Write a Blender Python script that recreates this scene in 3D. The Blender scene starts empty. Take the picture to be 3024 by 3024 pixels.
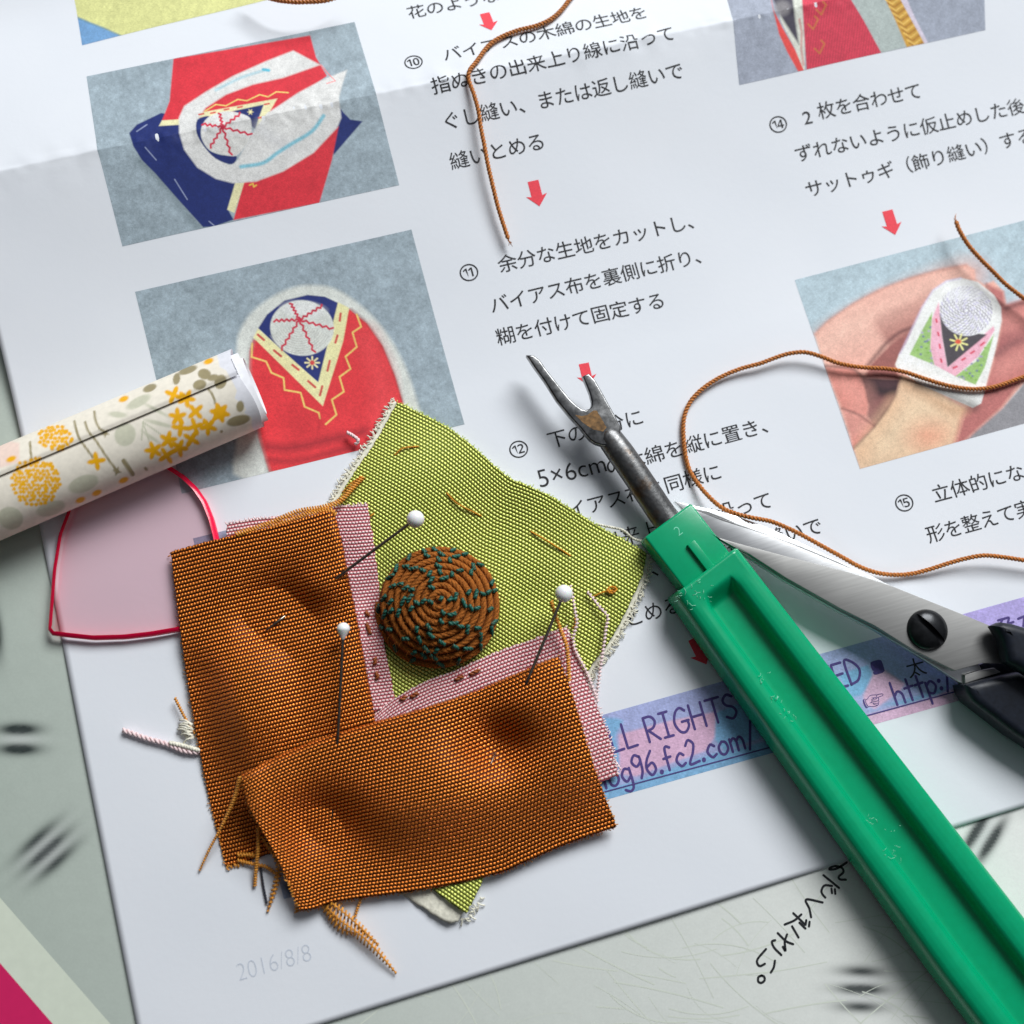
import bpy, bmesh, math, random
import numpy as np
from mathutils import Vector, Matrix
random.seed(7); rng = np.random.default_rng(7)
scene = bpy.context.scene
COL = scene.collection
MM = 0.001

# ------------------------------------------------------------------ camera
F = 2997.13                      # focal length in pixels of the 3024 px photograph
CAM = np.array([32.331, -81.392, 165.610])            # millimetres above the paper plane
FWD = np.array([0.114376, 0.169167, -0.978928])
UPV = np.array([0.247494, 0.949474, 0.192994])
FWD /= np.linalg.norm(FWD)
UPV -= FWD * (FWD @ UPV); UPV /= np.linalg.norm(UPV)
RGT = np.cross(FWD, UPV)
cam = bpy.data.cameras.new('camera'); camo = bpy.data.objects.new('camera', cam); COL.objects.link(camo)
M = Matrix(((RGT[0], UPV[0], -FWD[0], CAM[0] * MM), (RGT[1], UPV[1], -FWD[1], CAM[1] * MM),
            (RGT[2], UPV[2], -FWD[2], CAM[2] * MM), (0, 0, 0, 1)))
camo.matrix_world = M
cam.sensor_width = 36; cam.lens = 36 * F / 3024
cam.clip_start = 0.01; cam.clip_end = 20
cam.dof.use_dof = True; cam.dof.focus_distance = 0.166; cam.dof.aperture_fstop = 13
scene.camera = camo

# ------------------------------------------------------------------ light
LDIR = np.array([0.66, 0.75, 0.0]); LDIR /= np.linalg.norm(LDIR)
EL = math.radians(41)
LV = np.array([LDIR[0] * math.cos(EL), LDIR[1] * math.cos(EL), math.sin(EL)])
la = bpy.data.lights.new('window_light', 'AREA'); la.shape = 'RECTANGLE'; la.size = 0.54; la.size_y = 0.46
la.energy = 13.2; la.color = (0.96, 0.985, 1.0)
lo = bpy.data.objects.new('window_light', la); COL.objects.link(lo)
tgt = Vector((0.055, -0.05, 0)); lo.location = tgt + Vector(LV) * 1.0
lo.rotation_euler = (-Vector(LV)).to_track_quat('-Z', 'Y').to_euler()
w = bpy.data.worlds.new('World'); scene.world = w; w.use_nodes = True
nt = w.node_tree; nt.nodes.clear()
out = nt.nodes.new('ShaderNodeOutputWorld'); bg = nt.nodes.new('ShaderNodeBackground')
tc = nt.nodes.new('ShaderNodeTexCoord'); dp = nt.nodes.new('ShaderNodeVectorMath'); dp.operation = 'DOT_PRODUCT'
dp.inputs[1].default_value = tuple(LV)
rp = nt.nodes.new('ShaderNodeValToRGB'); e = rp.color_ramp.elements
e[0].position = 0.0; e[0].color = (0.05, 0.055, 0.06, 1); e[1].position = 1.0; e[1].color = (1.2, 1.27, 1.4, 1)
x = e.new(0.5); x.color = (0.13, 0.14, 0.16, 1); x = e.new(0.8); x.color = (0.42, 0.45, 0.5, 1)
mr = nt.nodes.new('ShaderNodeMapRange'); mr.inputs[1].default_value = -1; mr.inputs[2].default_value = 1
L = nt.links.new
L(tc.outputs['Generated'], dp.inputs[0]); L(dp.outputs['Value'], mr.inputs[0]); L(mr.outputs[0], rp.inputs[0])
L(rp.outputs[0], bg.inputs[0]); bg.inputs[1].default_value = 0.22; L(bg.outputs[0], out.inputs[0])
scene.view_settings.view_transform = 'Standard'; scene.view_settings.look = 'None'
scene.view_settings.exposure = 0.0; scene.view_settings.gamma = 1.0
scene.render.film_transparent = False

# ------------------------------------------------------------------ geometry helpers (millimetres)
def ray(px, py):
    px = np.asarray(px, float); py = np.asarray(py, float)
    return FWD + ((px - 1512) / F)[..., None] * RGT - ((py - 1512) / F)[..., None] * UPV
def PX(px, py, z):
    d = ray(px, py); s = (np.asarray(z, float) - CAM[2]) / d[..., 2]
    return CAM + s[..., None] * d
def proj(P):
    q = P - CAM; zc = q @ FWD
    return 1512 + F * (q @ RGT) / zc, 1512 - F * (q @ UPV) / zc
def smooth(t): t = np.clip(t, 0, 1); return t * t * (3 - 2 * t)
def vnoise(x, y, sc, seed):
    g = np.random.default_rng(seed).random((64, 64)); x = np.asarray(x) / sc; y = np.asarray(y) / sc
    i, j = np.floor(x).astype(int), np.floor(y).astype(int); fx, fy = smooth(x - i), smooth(y - j)
    G = lambda a, b: g[a % 64, b % 64]
    return (G(i, j) * (1 - fx) + G(i + 1, j) * fx) * (1 - fy) + (G(i, j + 1) * (1 - fx) + G(i + 1, j + 1) * fx) * fy
FOLD_Y = 22.6; FOLD_Z = 7.2
def paper_z(X, Y):
    X = np.asarray(X, float); Y = np.asarray(Y, float)
    t = np.clip((Y + 30) / (FOLD_Y + 30), 0, 1)
    z1 = FOLD_Z * t ** 1.7
    dn = np.clip(Y - FOLD_Y, 0, None)
    z2 = FOLD_Z - 0.21 * dn
    z2 = 0.5 * (z2 + np.sqrt(z2 ** 2 + 0.6))
    z2 = z2 - (0.5 * (FOLD_Z + np.sqrt(FOLD_Z ** 2 + 0.6)) - FOLD_Z)
    z = np.where(Y > FOLD_Y, z2, z1)
    und = 0.16 * np.sin(X / 13.0 + Y / 21.0) * np.sin(Y / 17.0 - X / 40.0 + 1.0) + 0.07 * np.sin(X / 5.1 + 0.7 * np.sin(Y / 9)) * np.sin(Y / 6.3)
    crs = 0.30 * np.exp(-np.abs(Y - FOLD_Y) / 2.2) * (vnoise(X + 500, Y * 0.4 + 300, 2.6, 5) + .7 * vnoise(X + 300, Y + 200, 1.1, 8) - 0.85)
    return z + und * 0.8 + crs
def PS(px, py, h=0.0):
    z = np.zeros_like(np.asarray(px, float))
    for _ in range(14):
        P = PX(px, py, z); z = paper_z(P[..., 0], P[..., 1]) + h
    return PX(px, py, z)
def lin(r, g, b, k=1.0):
    c = np.array([r, g, b], float) / 255
    c = np.where(c <= 0.04045, c / 12.92, ((c + 0.055) / 1.055) ** 2.4) / k
    return np.clip(c, 0.0, 0.92)
def crom(pts, n=None, closed=False, step=None):
    P = np.asarray(pts, float)
    m = len(P)
    if closed: Q = np.vstack([P[-1], P, P[0], P[1]])
    else: Q = np.vstack([2 * P[0] - P[1], P, 2 * P[-1] - P[-2]])
    segs = m if closed else m - 1
    o = []
    for i in range(segs):
        p0, p1, p2, p3 = Q[i], Q[i + 1], Q[i + 2], Q[i + 3]
        t = np.linspace(0, 1, 13)[:-1, None]
        o.append(0.5 * ((2 * p1) + (-p0 + p2) * t + (2 * p0 - 5 * p1 + 4 * p2 - p3) * t ** 2 + (-p0 + 3 * p1 - 3 * p2 + p3) * t ** 3))
    o = np.vstack(o + ([] if closed else [P[-1:]]))
    if n is None and step is None: return o
    if closed: o = np.vstack([o, o[:1]])
    return resample(o, n, step)
def resample(o, n=None, step=None):
    o = np.asarray(o, float)
    s = np.r_[0, np.cumsum(np.linalg.norm(np.diff(o, axis=0), axis=1))]
    if n is None: n = max(2, int(s[-1] / step) + 1)
    q = np.linspace(0, s[-1], n)
    return np.stack([np.interp(q, s, o[:, k]) for k in range(o.shape[1])], 1)

# ------------------------------------------------------------------ objects
def link(o): COL.objects.link(o); return o
def wloc(p):
    v = Vector((0, 0, 0))
    while p: v += p.location; p = p.parent
    return v
def tag(o, label=None, cat=None, group=None, kind=None):
    if label: o['label'] = label
    if cat: o['category'] = cat
    if group: o['group'] = group
    if kind: o['kind'] = kind
    return o
def thing(name, loc, label, cat, group=None):
    o = link(bpy.data.objects.new(name, None)); o.location = [c * MM for c in loc]; o.empty_display_size = 0.01
    return tag(o, label, cat, group)
def mesh(name, verts, faces, mat, parent=None, sm=True, uv=None, col=None):
    """verts in mm (world), faces: list or (n,k) int array"""
    V = np.asarray(verts, float).reshape(-1, 3) * MM
    base = wloc(parent) if parent else None
    loc0 = None
    if parent is not None: V = V - np.array(base)
    else:
        loc0 = np.array([(V[:, 0].min() + V[:, 0].max()) / 2, (V[:, 1].min() + V[:, 1].max()) / 2, V[:, 2].min()]); V = V - loc0
    me = bpy.data.meshes.new(name)
    if isinstance(faces, np.ndarray):
        n, k = faces.shape
        me.vertices.add(len(V)); me.vertices.foreach_set('co', V.ravel())
        me.loops.add(n * k); me.loops.foreach_set('vertex_index', faces.ravel().astype(np.int32))
        me.polygons.add(n); me.polygons.foreach_set('loop_start', np.arange(0, n * k, k, dtype=np.int32))
        me.update(calc_edges=True)
    else:
        me.from_pydata(V.tolist(), [], faces)
    me.polygons.foreach_set('use_smooth', [sm] * len(me.polygons))
    li = np.empty(len(me.loops), np.int32); me.loops.foreach_get('vertex_index', li)
    if uv is not None:
        l = me.uv_layers.new(name='UVMap'); l.data.foreach_set('uv', np.asarray(uv, float).reshape(-1, 2)[li].ravel())
    if col is not None:
        c = np.asarray(col, float).reshape(-1, 3); c = np.c_[c, np.ones(len(c))]
        a = me.color_attributes.new('Col', 'FLOAT_COLOR', 'POINT'); a.data.foreach_set('color', c.ravel())
    me.validate(); me.update()
    if mat: me.materials.append(mat)
    o = link(bpy.data.objects.new(name, me))
    if parent is not None: o.parent = parent
    else: o.location = loc0
    return o
def grid_faces(nv, nu, up=False):
    i = np.arange(nv * nu).reshape(nv, nu)
    return np.stack([i[:-1, :-1], i[1:, :-1], i[1:, 1:], i[:-1, 1:]][::-1 if up else 1], -1).reshape(-1, 4)
class MB:
    def __init__(s): s.v = []; s.f = []; s.n = 0
    def add(s, v, f):
        s.v.append(np.asarray(v, float)); s.f += [tuple(int(i) + s.n for i in q) for q in f]; s.n += len(v)
    def tube(s, path, r, sides=6, cap=True):
        v, f = tube(path, r, sides, cap); s.add(v, f)
    def build(s, name, mat, parent=None, sm=True):
        return mesh(name, np.vstack(s.v), s.f, mat, parent, sm)
def frames(P):
    T = np.gradient(P, axis=0); T /= np.linalg.norm(T, axis=1)[:, None] + 1e-12
    ref = np.array([0, 0, 1.0])
    if abs(T[0] @ ref) > 0.9: ref = np.array([1.0, 0, 0])
    N = np.empty_like(P); n = np.cross(T[0], ref); n /= np.linalg.norm(n)
    for i in range(len(P)):
        n = n - T[i] * (n @ T[i]); n /= np.linalg.norm(n) + 1e-12; N[i] = n
    return T, N, np.cross(T, N)
def tube(path, r, sides=6, cap=True):
    P = np.asarray(path, float); n = len(P); r = np.broadcast_to(np.asarray(r, float), (n,))
    T, N, B = frames(P)
    a = np.arange(sides) * 2 * math.pi / sides
    V = P[:, None] + r[:, None, None] * (np.cos(a)[None, :, None] * N[:, None] + np.sin(a)[None, :, None] * B[:, None])
    V = V.reshape(-1, 3); f = []
    for i in range(n - 1):
        for k in range(sides):
            k2 = (k + 1) % sides
            f.append((i * sides + k, i * sides + k2, (i + 1) * sides + k2, (i + 1) * sides + k))
    if cap:
        f.append(tuple(range(sides))[::-1]); f.append(tuple((n - 1) * sides + k for k in range(sides)))
    return V, f
def twist(mb, path, R, r, plies=2, pitch=1.6, sides=5, step=0.16, ph=0.0):
    P = resample(path, step=step); T, N, B = frames(P)
    s = np.arange(len(P)) * step
    for k in range(plies):
        a = 2 * math.pi * (s / pitch + k / plies) + ph
        Q = P + R * (np.cos(a)[:, None] * N + np.sin(a)[:, None] * B)
        mb.tube(Q, r, sides)
def ribbon(mb, pts, wd, zf):
    """flat pen stroke with round ends on a surface: pts xy mm"""
    P = resample(np.asarray(pts, float), step=max(wd * 0.35, 0.05)) if len(pts) > 1 else np.asarray(pts, float)
    T = np.gradient(P, axis=0); T /= np.linalg.norm(T, axis=1)[:, None] + 1e-9
    N = np.stack([-T[:, 1], T[:, 0]], 1)
    Lf = P + N * wd / 2; Rt = P - N * wd / 2
    v = np.empty((2 * len(P), 2)); v[0::2] = Lf; v[1::2] = Rt
    f = [(2 * i, 2 * i + 1, 2 * i + 3, 2 * i + 2) for i in range(len(P) - 1)]
    n0 = len(v)
    for end, sg in ((0, -1), (-1, 1)):
        ang = np.linspace(-math.pi / 2, math.pi / 2, 7)[1:-1]
        c = P[end]; t = T[end] * sg; nn = N[end] * sg
        pts2 = [c + wd / 2 * (math.cos(a) * t + math.sin(a) * nn) for a in ang]
        b = len(v); v = np.vstack([v, pts2])
        l, r_ = (0, 1) if end == 0 else (2 * len(P) - 2, 2 * len(P) - 1)
        if end == 0: f.append(tuple([l] + [b + i for i in range(5)] + [r_]))
        else: f.append(tuple([r_] + [b + i for i in range(5)] + [l]))
    z = zf(v[:, 0], v[:, 1])
    mb.add(np.c_[v, z], f)
def plate(name, outline, z0, z1, bev, mat, parent, res=3, sm=True, off=None):
    """outline xy mm (closed) as a solid plate with rounded rims from z0 to z1"""
    cu = bpy.data.curves.new('tmp', 'CURVE'); cu.dimensions = '2D'; cu.fill_mode = 'BOTH'
    sp = cu.splines.new('POLY'); sp.points.add(len(outline) - 1); sp.use_cyclic_u = True
    for p, q in zip(sp.points, outline): p.co = (q[0], q[1], 0, 1)
    cu.bevel_depth = bev; cu.bevel_resolution = res; cu.extrude = max((z1 - z0) / 2 - bev, 0.001); cu.offset = -bev if off is None else off
    o = bpy.data.objects.new('tmp', cu); link(o)
    me = bpy.data.meshes.new_from_object(o.evaluated_get(bpy.context.evaluated_depsgraph_get()))
    bpy.data.objects.remove(o)
    V = np.array([v.co[:] for v in me.vertices]); V[:, 2] += (z0 + z1) / 2
    f = [tuple(p.vertices) for p in me.polygons]
    bpy.data.meshes.remove(me)
    ob = mesh(name, V, f, mat, parent, False)
    bm = bmesh.new(); bm.from_mesh(ob.data); bmesh.ops.remove_doubles(bm, verts=bm.verts, dist=1e-6)
    for fc in bm.faces: fc.smooth = sm
    for ed in bm.edges:
        if len(ed.link_faces) == 2 and ed.calc_face_angle(0) > 0.7: ed.smooth = False
    bm.to_mesh(ob.data); bm.free()
    return ob

# ------------------------------------------------------------------ materials
def nodes(name):
    m = bpy.data.materials.new(name); m.use_nodes = True
    return m, m.node_tree, m.node_tree.nodes['Principled BSDF']
def N_(nt, t, **kw):
    n = nt.nodes.new(t)
    for k, v in kw.items(): setattr(n, k, v)
    return n
def noise(nt, scale, detail=3, vec=None, rough=0.55):
    t = N_(nt, 'ShaderNodeTexNoise'); t.inputs['Scale'].default_value = scale; t.inputs['Detail'].default_value = detail
    t.inputs['Roughness'].default_value = rough
    if vec is None:
        c = N_(nt, 'ShaderNodeTexCoord'); vec = c.outputs['Object']
    nt.links.new(vec, t.inputs['Vector']); return t
def bump(nt, p, h, strength, dist):
    b = N_(nt, 'ShaderNodeBump'); b.inputs['Strength'].default_value = strength; b.inputs['Distance'].default_value = dist
    nt.links.new(h, b.inputs['Height']); nt.links.new(b.outputs[0], p.inputs['Normal']); return b
def mixc(nt, a, b, fac, mode='MIX'):
    m = N_(nt, 'ShaderNodeMix', data_type='RGBA', blend_type=mode)
    for sock, v in ((m.inputs[0], fac), (m.inputs[6], a), (m.inputs[7], b)):
        if hasattr(v, 'links'): nt.links.new(v, sock)
        elif isinstance(v, (int, float)): sock.default_value = v
        else: sock.default_value = (*v, 1) if len(v) == 3 else v
    return m.outputs[2]
def ramp(nt, fac, stops):
    r = N_(nt, 'ShaderNodeValToRGB'); el = r.color_ramp.elements
    while len(el) < len(stops): el.new(0.5)
    for s, (p, c) in zip(el, stops): s.position = p; s.color = (*c, 1) if len(c) == 3 else c
    nt.links.new(fac, r.inputs[0]); return r.outputs[0]
def plain(name, c, rough=0.5, metal=0.0, nscale=0, namp=0.15, bstr=0, bdist=0.0001, spec=0.5, sss=0):
    m, t, p = nodes(name); p.inputs['Roughness'].default_value = rough; p.inputs['Metallic'].default_value = metal
    p.inputs['Specular IOR Level'].default_value = spec
    p.inputs['Base Color'].default_value = (*c, 1)
    if nscale:
        n = noise(t, nscale)
        lo_, hi_ = [v * (1 - namp) for v in c], [min(v * (1 + namp), 1) for v in c]
        t.links.new(ramp(t, n.outputs[0], [(0.3, lo_), (0.7, hi_)]), p.inputs['Base Color'])
        if bstr: bump(t, p, n.outputs[0], bstr, bdist)
    if sss:
        p.inputs['Subsurface Weight'].default_value = sss; p.inputs['Subsurface Radius'].default_value = (0.3, 1, 0.5)
        p.inputs['Subsurface Scale'].default_value = 0.001
    return m
def vcol(name, rough=0.6, grain=0.12, gscale=4000, bstr=0.15, bdist=0.00004, spec=0.3):
    m, t, p = nodes(name); a = N_(t, 'ShaderNodeAttribute', attribute_name='Col')
    n = noise(t, gscale, 2); n2 = noise(t, 1500, 4)
    g = ramp(t, n.outputs[0], [(0.25, (1 - grain,) * 3), (0.75, (1 + grain,) * 3)])
    t.links.new(mixc(t, a.outputs['Color'], g, 1.0, 'MULTIPLY'), p.inputs['Base Color'])
    p.inputs['Roughness'].default_value = rough; p.inputs['Specular IOR Level'].default_value = spec
    bump(t, p, n2.outputs[0], bstr, bdist); return m
def weave(name, lit_crest, warp, shaded_gap, rough=0.40, dist=0.00020, sheen=0.0, metal=0.55):
    """plain silk weave in UV thread units"""
    m, t, p = nodes(name); u = N_(t, 'ShaderNodeUVMap'); sx = N_(t, 'ShaderNodeSeparateXYZ')
    jn = noise(t, 0.45, 2, u.outputs[0]); jm = N_(t, 'ShaderNodeVectorMath', operation='SCALE'); jm.inputs['Scale'].default_value = 0.3
    t.links.new(jn.outputs['Color'], jm.inputs[0])
    ad = N_(t, 'ShaderNodeVectorMath', operation='ADD'); t.links.new(u.outputs[0], ad.inputs[0]); t.links.new(jm.outputs[0], ad.inputs[1])
    t.links.new(ad.outputs[0], sx.inputs[0])
    def mth(op, a, b=None):
        n = N_(t, 'ShaderNodeMath', operation=op)
        for s, v in ((n.inputs[0], a), (n.inputs[1], b)):
            if v is None: continue
            if hasattr(v, 'links'): t.links.new(v, s)
            else: s.default_value = v
        return n.outputs[0]
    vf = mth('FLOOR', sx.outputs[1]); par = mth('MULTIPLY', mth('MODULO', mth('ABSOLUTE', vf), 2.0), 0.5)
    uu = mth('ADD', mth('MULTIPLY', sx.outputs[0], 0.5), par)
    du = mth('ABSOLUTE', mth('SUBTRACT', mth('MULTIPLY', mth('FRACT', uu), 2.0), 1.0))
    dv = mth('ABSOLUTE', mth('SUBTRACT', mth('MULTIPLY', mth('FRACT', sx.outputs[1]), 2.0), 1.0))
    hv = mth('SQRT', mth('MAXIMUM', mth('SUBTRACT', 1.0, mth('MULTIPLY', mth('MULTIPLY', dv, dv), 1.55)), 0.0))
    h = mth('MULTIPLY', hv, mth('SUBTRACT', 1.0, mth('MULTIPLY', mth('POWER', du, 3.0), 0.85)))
    c = ramp(t, h, [(0.12, shaded_gap), (0.42, warp), (0.72, lit_crest)])  # two-tone silk, with lit thread crests and shaded hollows put into the colour
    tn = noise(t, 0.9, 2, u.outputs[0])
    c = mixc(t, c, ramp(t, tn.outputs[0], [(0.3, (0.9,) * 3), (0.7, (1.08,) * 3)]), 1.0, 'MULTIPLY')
    t.links.new(c, p.inputs['Base Color']); p.inputs['Roughness'].default_value = rough
    p.inputs['Metallic'].default_value = metal; p.inputs['Sheen Weight'].default_value = sheen; p.inputs['Sheen Roughness'].default_value = 0.4
    p.inputs['Specular IOR Level'].default_value = 0.45
    bump(t, p, h, 1.0, dist); return m

K = 0.86                                                  # paper luminance under this window for albedo 1
MAT = {}
m, t, p = nodes('white_paper'); n1 = noise(t, 900, 5); n2 = noise(t, 45, 3)
t.links.new(ramp(t, n2.outputs[0], [(0.3, (0.795, 0.82, 0.865)), (0.7, (0.82, 0.84, 0.88))]), p.inputs['Base Color'])
p.inputs['Roughness'].default_value = 0.75; p.inputs['Specular IOR Level'].default_value = 0.25
bump(t, p, n1.outputs[0], 0.25, 0.00006); MAT['paper'] = m
MAT['ink'] = plain('black_ink', (0.012, 0.012, 0.015), 0.7)
MAT['red_ink'] = plain('red_ink', lin(226, 58, 72, K), 0.7, nscale=3000, namp=0.1)
MAT['purple_ink'] = plain('purple_ink', lin(72, 58, 120, K), 0.7, nscale=3000, namp=0.2)
MAT['grey_ink'] = plain('pale_grey_ink', lin(190, 196, 206, K), 0.7)
MAT['print'] = vcol('printed_colours', 0.65)
MAT['board'] = vcol('board_print', 0.38, 0.03, 2500, 0.10, 0.00005, 0.4)
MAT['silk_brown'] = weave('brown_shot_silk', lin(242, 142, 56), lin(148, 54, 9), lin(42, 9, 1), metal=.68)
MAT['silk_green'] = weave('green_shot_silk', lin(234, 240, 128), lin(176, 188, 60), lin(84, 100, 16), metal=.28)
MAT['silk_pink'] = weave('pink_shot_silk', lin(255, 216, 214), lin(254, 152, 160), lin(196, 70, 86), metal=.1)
MAT['cotton'] = plain('white_cotton', lin(232, 228, 210), 0.8, nscale=1500, namp=0.2, bstr=0.4)
MAT['gold_thread'] = plain('gold_thread', lin(214, 142, 24), 0.5, nscale=3000, namp=0.35)
MAT['brown_thread'] = plain('brown_thread', lin(190, 116, 50), 0.6, nscale=4000, namp=0.35)
MAT['cord'] = plain('coil_cord', lin(158, 92, 36), 0.9, nscale=4500, namp=0.5, bstr=.6, bdist=.0001, spec=.2)
MAT['teal'] = plain('teal_thread', lin(18, 88, 74), 0.5, nscale=3000, namp=0.3)
MAT['rust_thread'] = plain('rust_thread', lin(150, 78, 30), 0.6, nscale=3000, namp=0.3)
MAT['pink_thread'] = plain('pink_thread', lin(240, 214, 214), 0.6, nscale=3000, namp=0.15)
MAT['dark_thread'] = plain('dark_thread', (0.02, 0.022, 0.035), 0.5)
MAT['pearl'] = plain('white_glass', (0.9, 0.9, 0.9), 0.15, spec=0.6, sss=.3)
MAT['pin_steel'] = plain('pin_steel', (0.26, 0.23, 0.19), 0.28, 1.0)
MAT['black_plastic'] = plain('black_plastic', (0.008, 0.011, 0.019), 0.46, spec=.35, nscale=1200, namp=0.3, bstr=0.15)
MAT['black_metal'] = plain('blackened_screw', (0.02, 0.021, 0.023), 0.28, 0.6, nscale=900, namp=0.4)
MAT['marker'] = plain('black_marker', (0.012, 0.013, 0.016), 0.5)

# ------------------------------------------------------------------ painter for printed pictures
class Paint:
    def __init__(s, px, py, base, seed=1):
        s.x = px.ravel(); s.y = py.ravel(); s.c = np.tile(np.asarray(base, float), (s.x.size, 1)); s.r = np.random.default_rng(seed)
    def sub(s, P, pad):
        lo_, hi_ = P.min(0) - pad, P.max(0) + pad
        return np.nonzero((s.x >= lo_[0]) & (s.x <= hi_[0]) & (s.y >= lo_[1]) & (s.y <= hi_[1]))[0]
    @staticmethod
    def segd(x, y, A, B):
        d = np.full(x.shape, 1e9)
        for a, b in zip(A, B):
            ab = b - a; q = np.clip(((x - a[0]) * ab[0] + (y - a[1]) * ab[1]) / (ab @ ab + 1e-9), 0, 1)
            d = np.minimum(d, (x - a[0] - q * ab[0]) ** 2 + (y - a[1] - q * ab[1]) ** 2)
        return np.sqrt(d)
    def blend(s, i, a, rgb):
        a = a[:, None]; s.c[i] = s.c[i] * (1 - a) + np.asarray(rgb) * a
    def poly(s, pts, rgb, curve=True, soft=4.0, op=1.0):
        P = np.asarray(pts, float)
        if curve and len(P) > 4: P = crom(P, closed=True)[::3]
        i = s.sub(P, soft); x, y = s.x[i], s.y[i]; ins = np.zeros(len(i), bool)
        A, B = P, np.roll(P, -1, 0)
        for a, b in zip(A, B):
            if a[1] == b[1]: continue
            c = ((a[1] > y) != (b[1] > y)) & (x < (b[0] - a[0]) * (y - a[1]) / (b[1] - a[1]) + a[0]); ins ^= c
        d = s.segd(x, y, A, B)
        s.blend(i, np.clip(0.5 + np.where(ins, d, -d) / soft, 0, 1) * op, rgb)
    def stroke(s, pts, wd, rgb, curve=False, soft=3.0, op=1.0):
        P = np.asarray(pts, float)
        if curve: P = crom(P)[::3]
        i = s.sub(P, wd + soft); d = s.segd(s.x[i], s.y[i], P[:-1], P[1:])
        s.blend(i, np.clip(0.5 + (wd / 2 - d) / soft, 0, 1) * op, rgb)
    def ell(s, cx, cy, rx, ry, rgb, rot=0.0, soft=4.0, op=1.0):
        P = np.array([[cx - max(rx, ry), cy - max(rx, ry)], [cx + max(rx, ry), cy + max(rx, ry)]])
        i = s.sub(P, soft); dx, dy = s.x[i] - cx, s.y[i] - cy; c, n = math.cos(rot), math.sin(rot)
        q = np.hypot((dx * c + dy * n) / rx, (-dx * n + dy * c) / ry)
        s.blend(i, np.clip(0.5 + (1 - q) * min(rx, ry) / soft, 0, 1) * op, rgb)
    def petals(s, cx, cy, r, rgb, n=5, ph=0.0):
        for k in range(n): a = ph + k * 2 * math.pi / n; s.ell(cx + r * .52 * math.cos(a), cy + r * .52 * math.sin(a), r * .52, r * .27, rgb, a, 3)
        s.ell(cx, cy, r * .36, r * .36, rgb, 0, 3)
    def star(s, cx, cy, r, rgb, n=5, ph=0.0, k=0.5):
        a = ph + np.arange(2 * n) * math.pi / n; q = np.where(np.arange(2 * n) % 2 == 0, r, r * k)
        s.poly(np.c_[cx + q * np.cos(a), cy + q * np.sin(a)], rgb)
def felt(pt, amp, seed):
    n = 0.4 * vnoise(pt.x, pt.y, 7, seed) + 0.35 * vnoise(pt.x, pt.y, 19, seed + 1) + 0.25 * vnoise(pt.x + pt.y * 0.3, pt.y, 60, seed + 2)
    pt.c *= (1 + amp * (n - 0.5) * 2)[:, None]

# ------------------------------------------------------------------ table board (setting)
BZ = -0.55
def nonuni(a, b, st, far): return np.r_[a - far, a - 60, np.arange(a, b + st, st), b + 60, b + far]
bx = nonuni(-62, 190, 0.42, 420); by = nonuni(-165, 20, 0.42, 420)
X, Y = np.meshgrid(bx, by); Vb = np.c_[X.ravel(), Y.ravel(), np.full(X.size, BZ)]
ppx, ppy = proj(Vb)
pb = Paint(ppx, ppy, lin(186, 197, 186, K), 3)
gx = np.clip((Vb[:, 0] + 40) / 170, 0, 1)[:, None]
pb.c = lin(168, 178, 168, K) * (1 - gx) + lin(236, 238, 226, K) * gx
felt(pb, 0.04, 11)
for cx, cy, ang, per, wl, bars in [(57, 2183, 0, 58, 46, (-0.5, 0.5)), (138, 2512, -42, 44, 62, (-1, 0, 1)), (-12, 1862, 84, 62, 56, (0, 0.9)),
                                   (2543, 2921, 2, 52, 54, (-1, 0, 1)), (2905, 2470, -58, 52, 60, (-0.5, 0.5)), (700, 3100, 20, 55, 55, (-.5, .5))]:
    a = math.radians(ang); dx, dy = pb.x - cx, pb.y - cy
    u, v = dx * math.cos(a) + dy * math.sin(a), -dx * math.sin(a) + dy * math.cos(a)
    for b in bars:
        s_ = 1.0 if abs(b) <= 0.5 else 0.75
        q = np.exp(-0.5 * ((u / wl * 1.05) ** 2 + ((v - b * per) / 12.5) ** 2)) * s_; q = np.clip(q * 1.35, 0, 1)
        pb.c = pb.c * (1 - 0.93 * q[:, None]) + lin(18, 32, 34) * 0.93 * q[:, None]
    for b in (np.array(bars)[:-1] + np.array(bars)[1:]) / 2:
        q = 0.35 * np.exp(-0.5 * ((u / wl) ** 2 + ((v - b * per) / 10) ** 2))[:, None]; pb.c = pb.c * (1 - q) + 0.85 * q
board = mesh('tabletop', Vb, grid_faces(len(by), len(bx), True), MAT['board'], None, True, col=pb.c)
tag(board, 'pale grey green board with blurry dark stripe marks and a magenta corner', 'tabletop', kind='structure')
for nm_, pl_, c_, h_ in (('printed_border', [(-1000, 1400), (0, 2651), (326, 3024), (760, 3520), (560, 3880), (-1000, 1700)], lin(206, 213, 196, K), 0.006),
                         ('printed_panel', [(-1000, 1590), (0, 2844), (156, 3024), (600, 3545), (300, 4200), (-1000, 3200)], lin(200, 34, 92, K), 0.009)):
    q = PX(np.array([a for a, b in pl_]), np.array([b for a, b in pl_]), BZ + h_)
    mesh(nm_, q, [tuple(range(len(q)))[::-1]], plain(nm_, c_, 0.4, nscale=600, namp=0.03), board, False)
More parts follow.
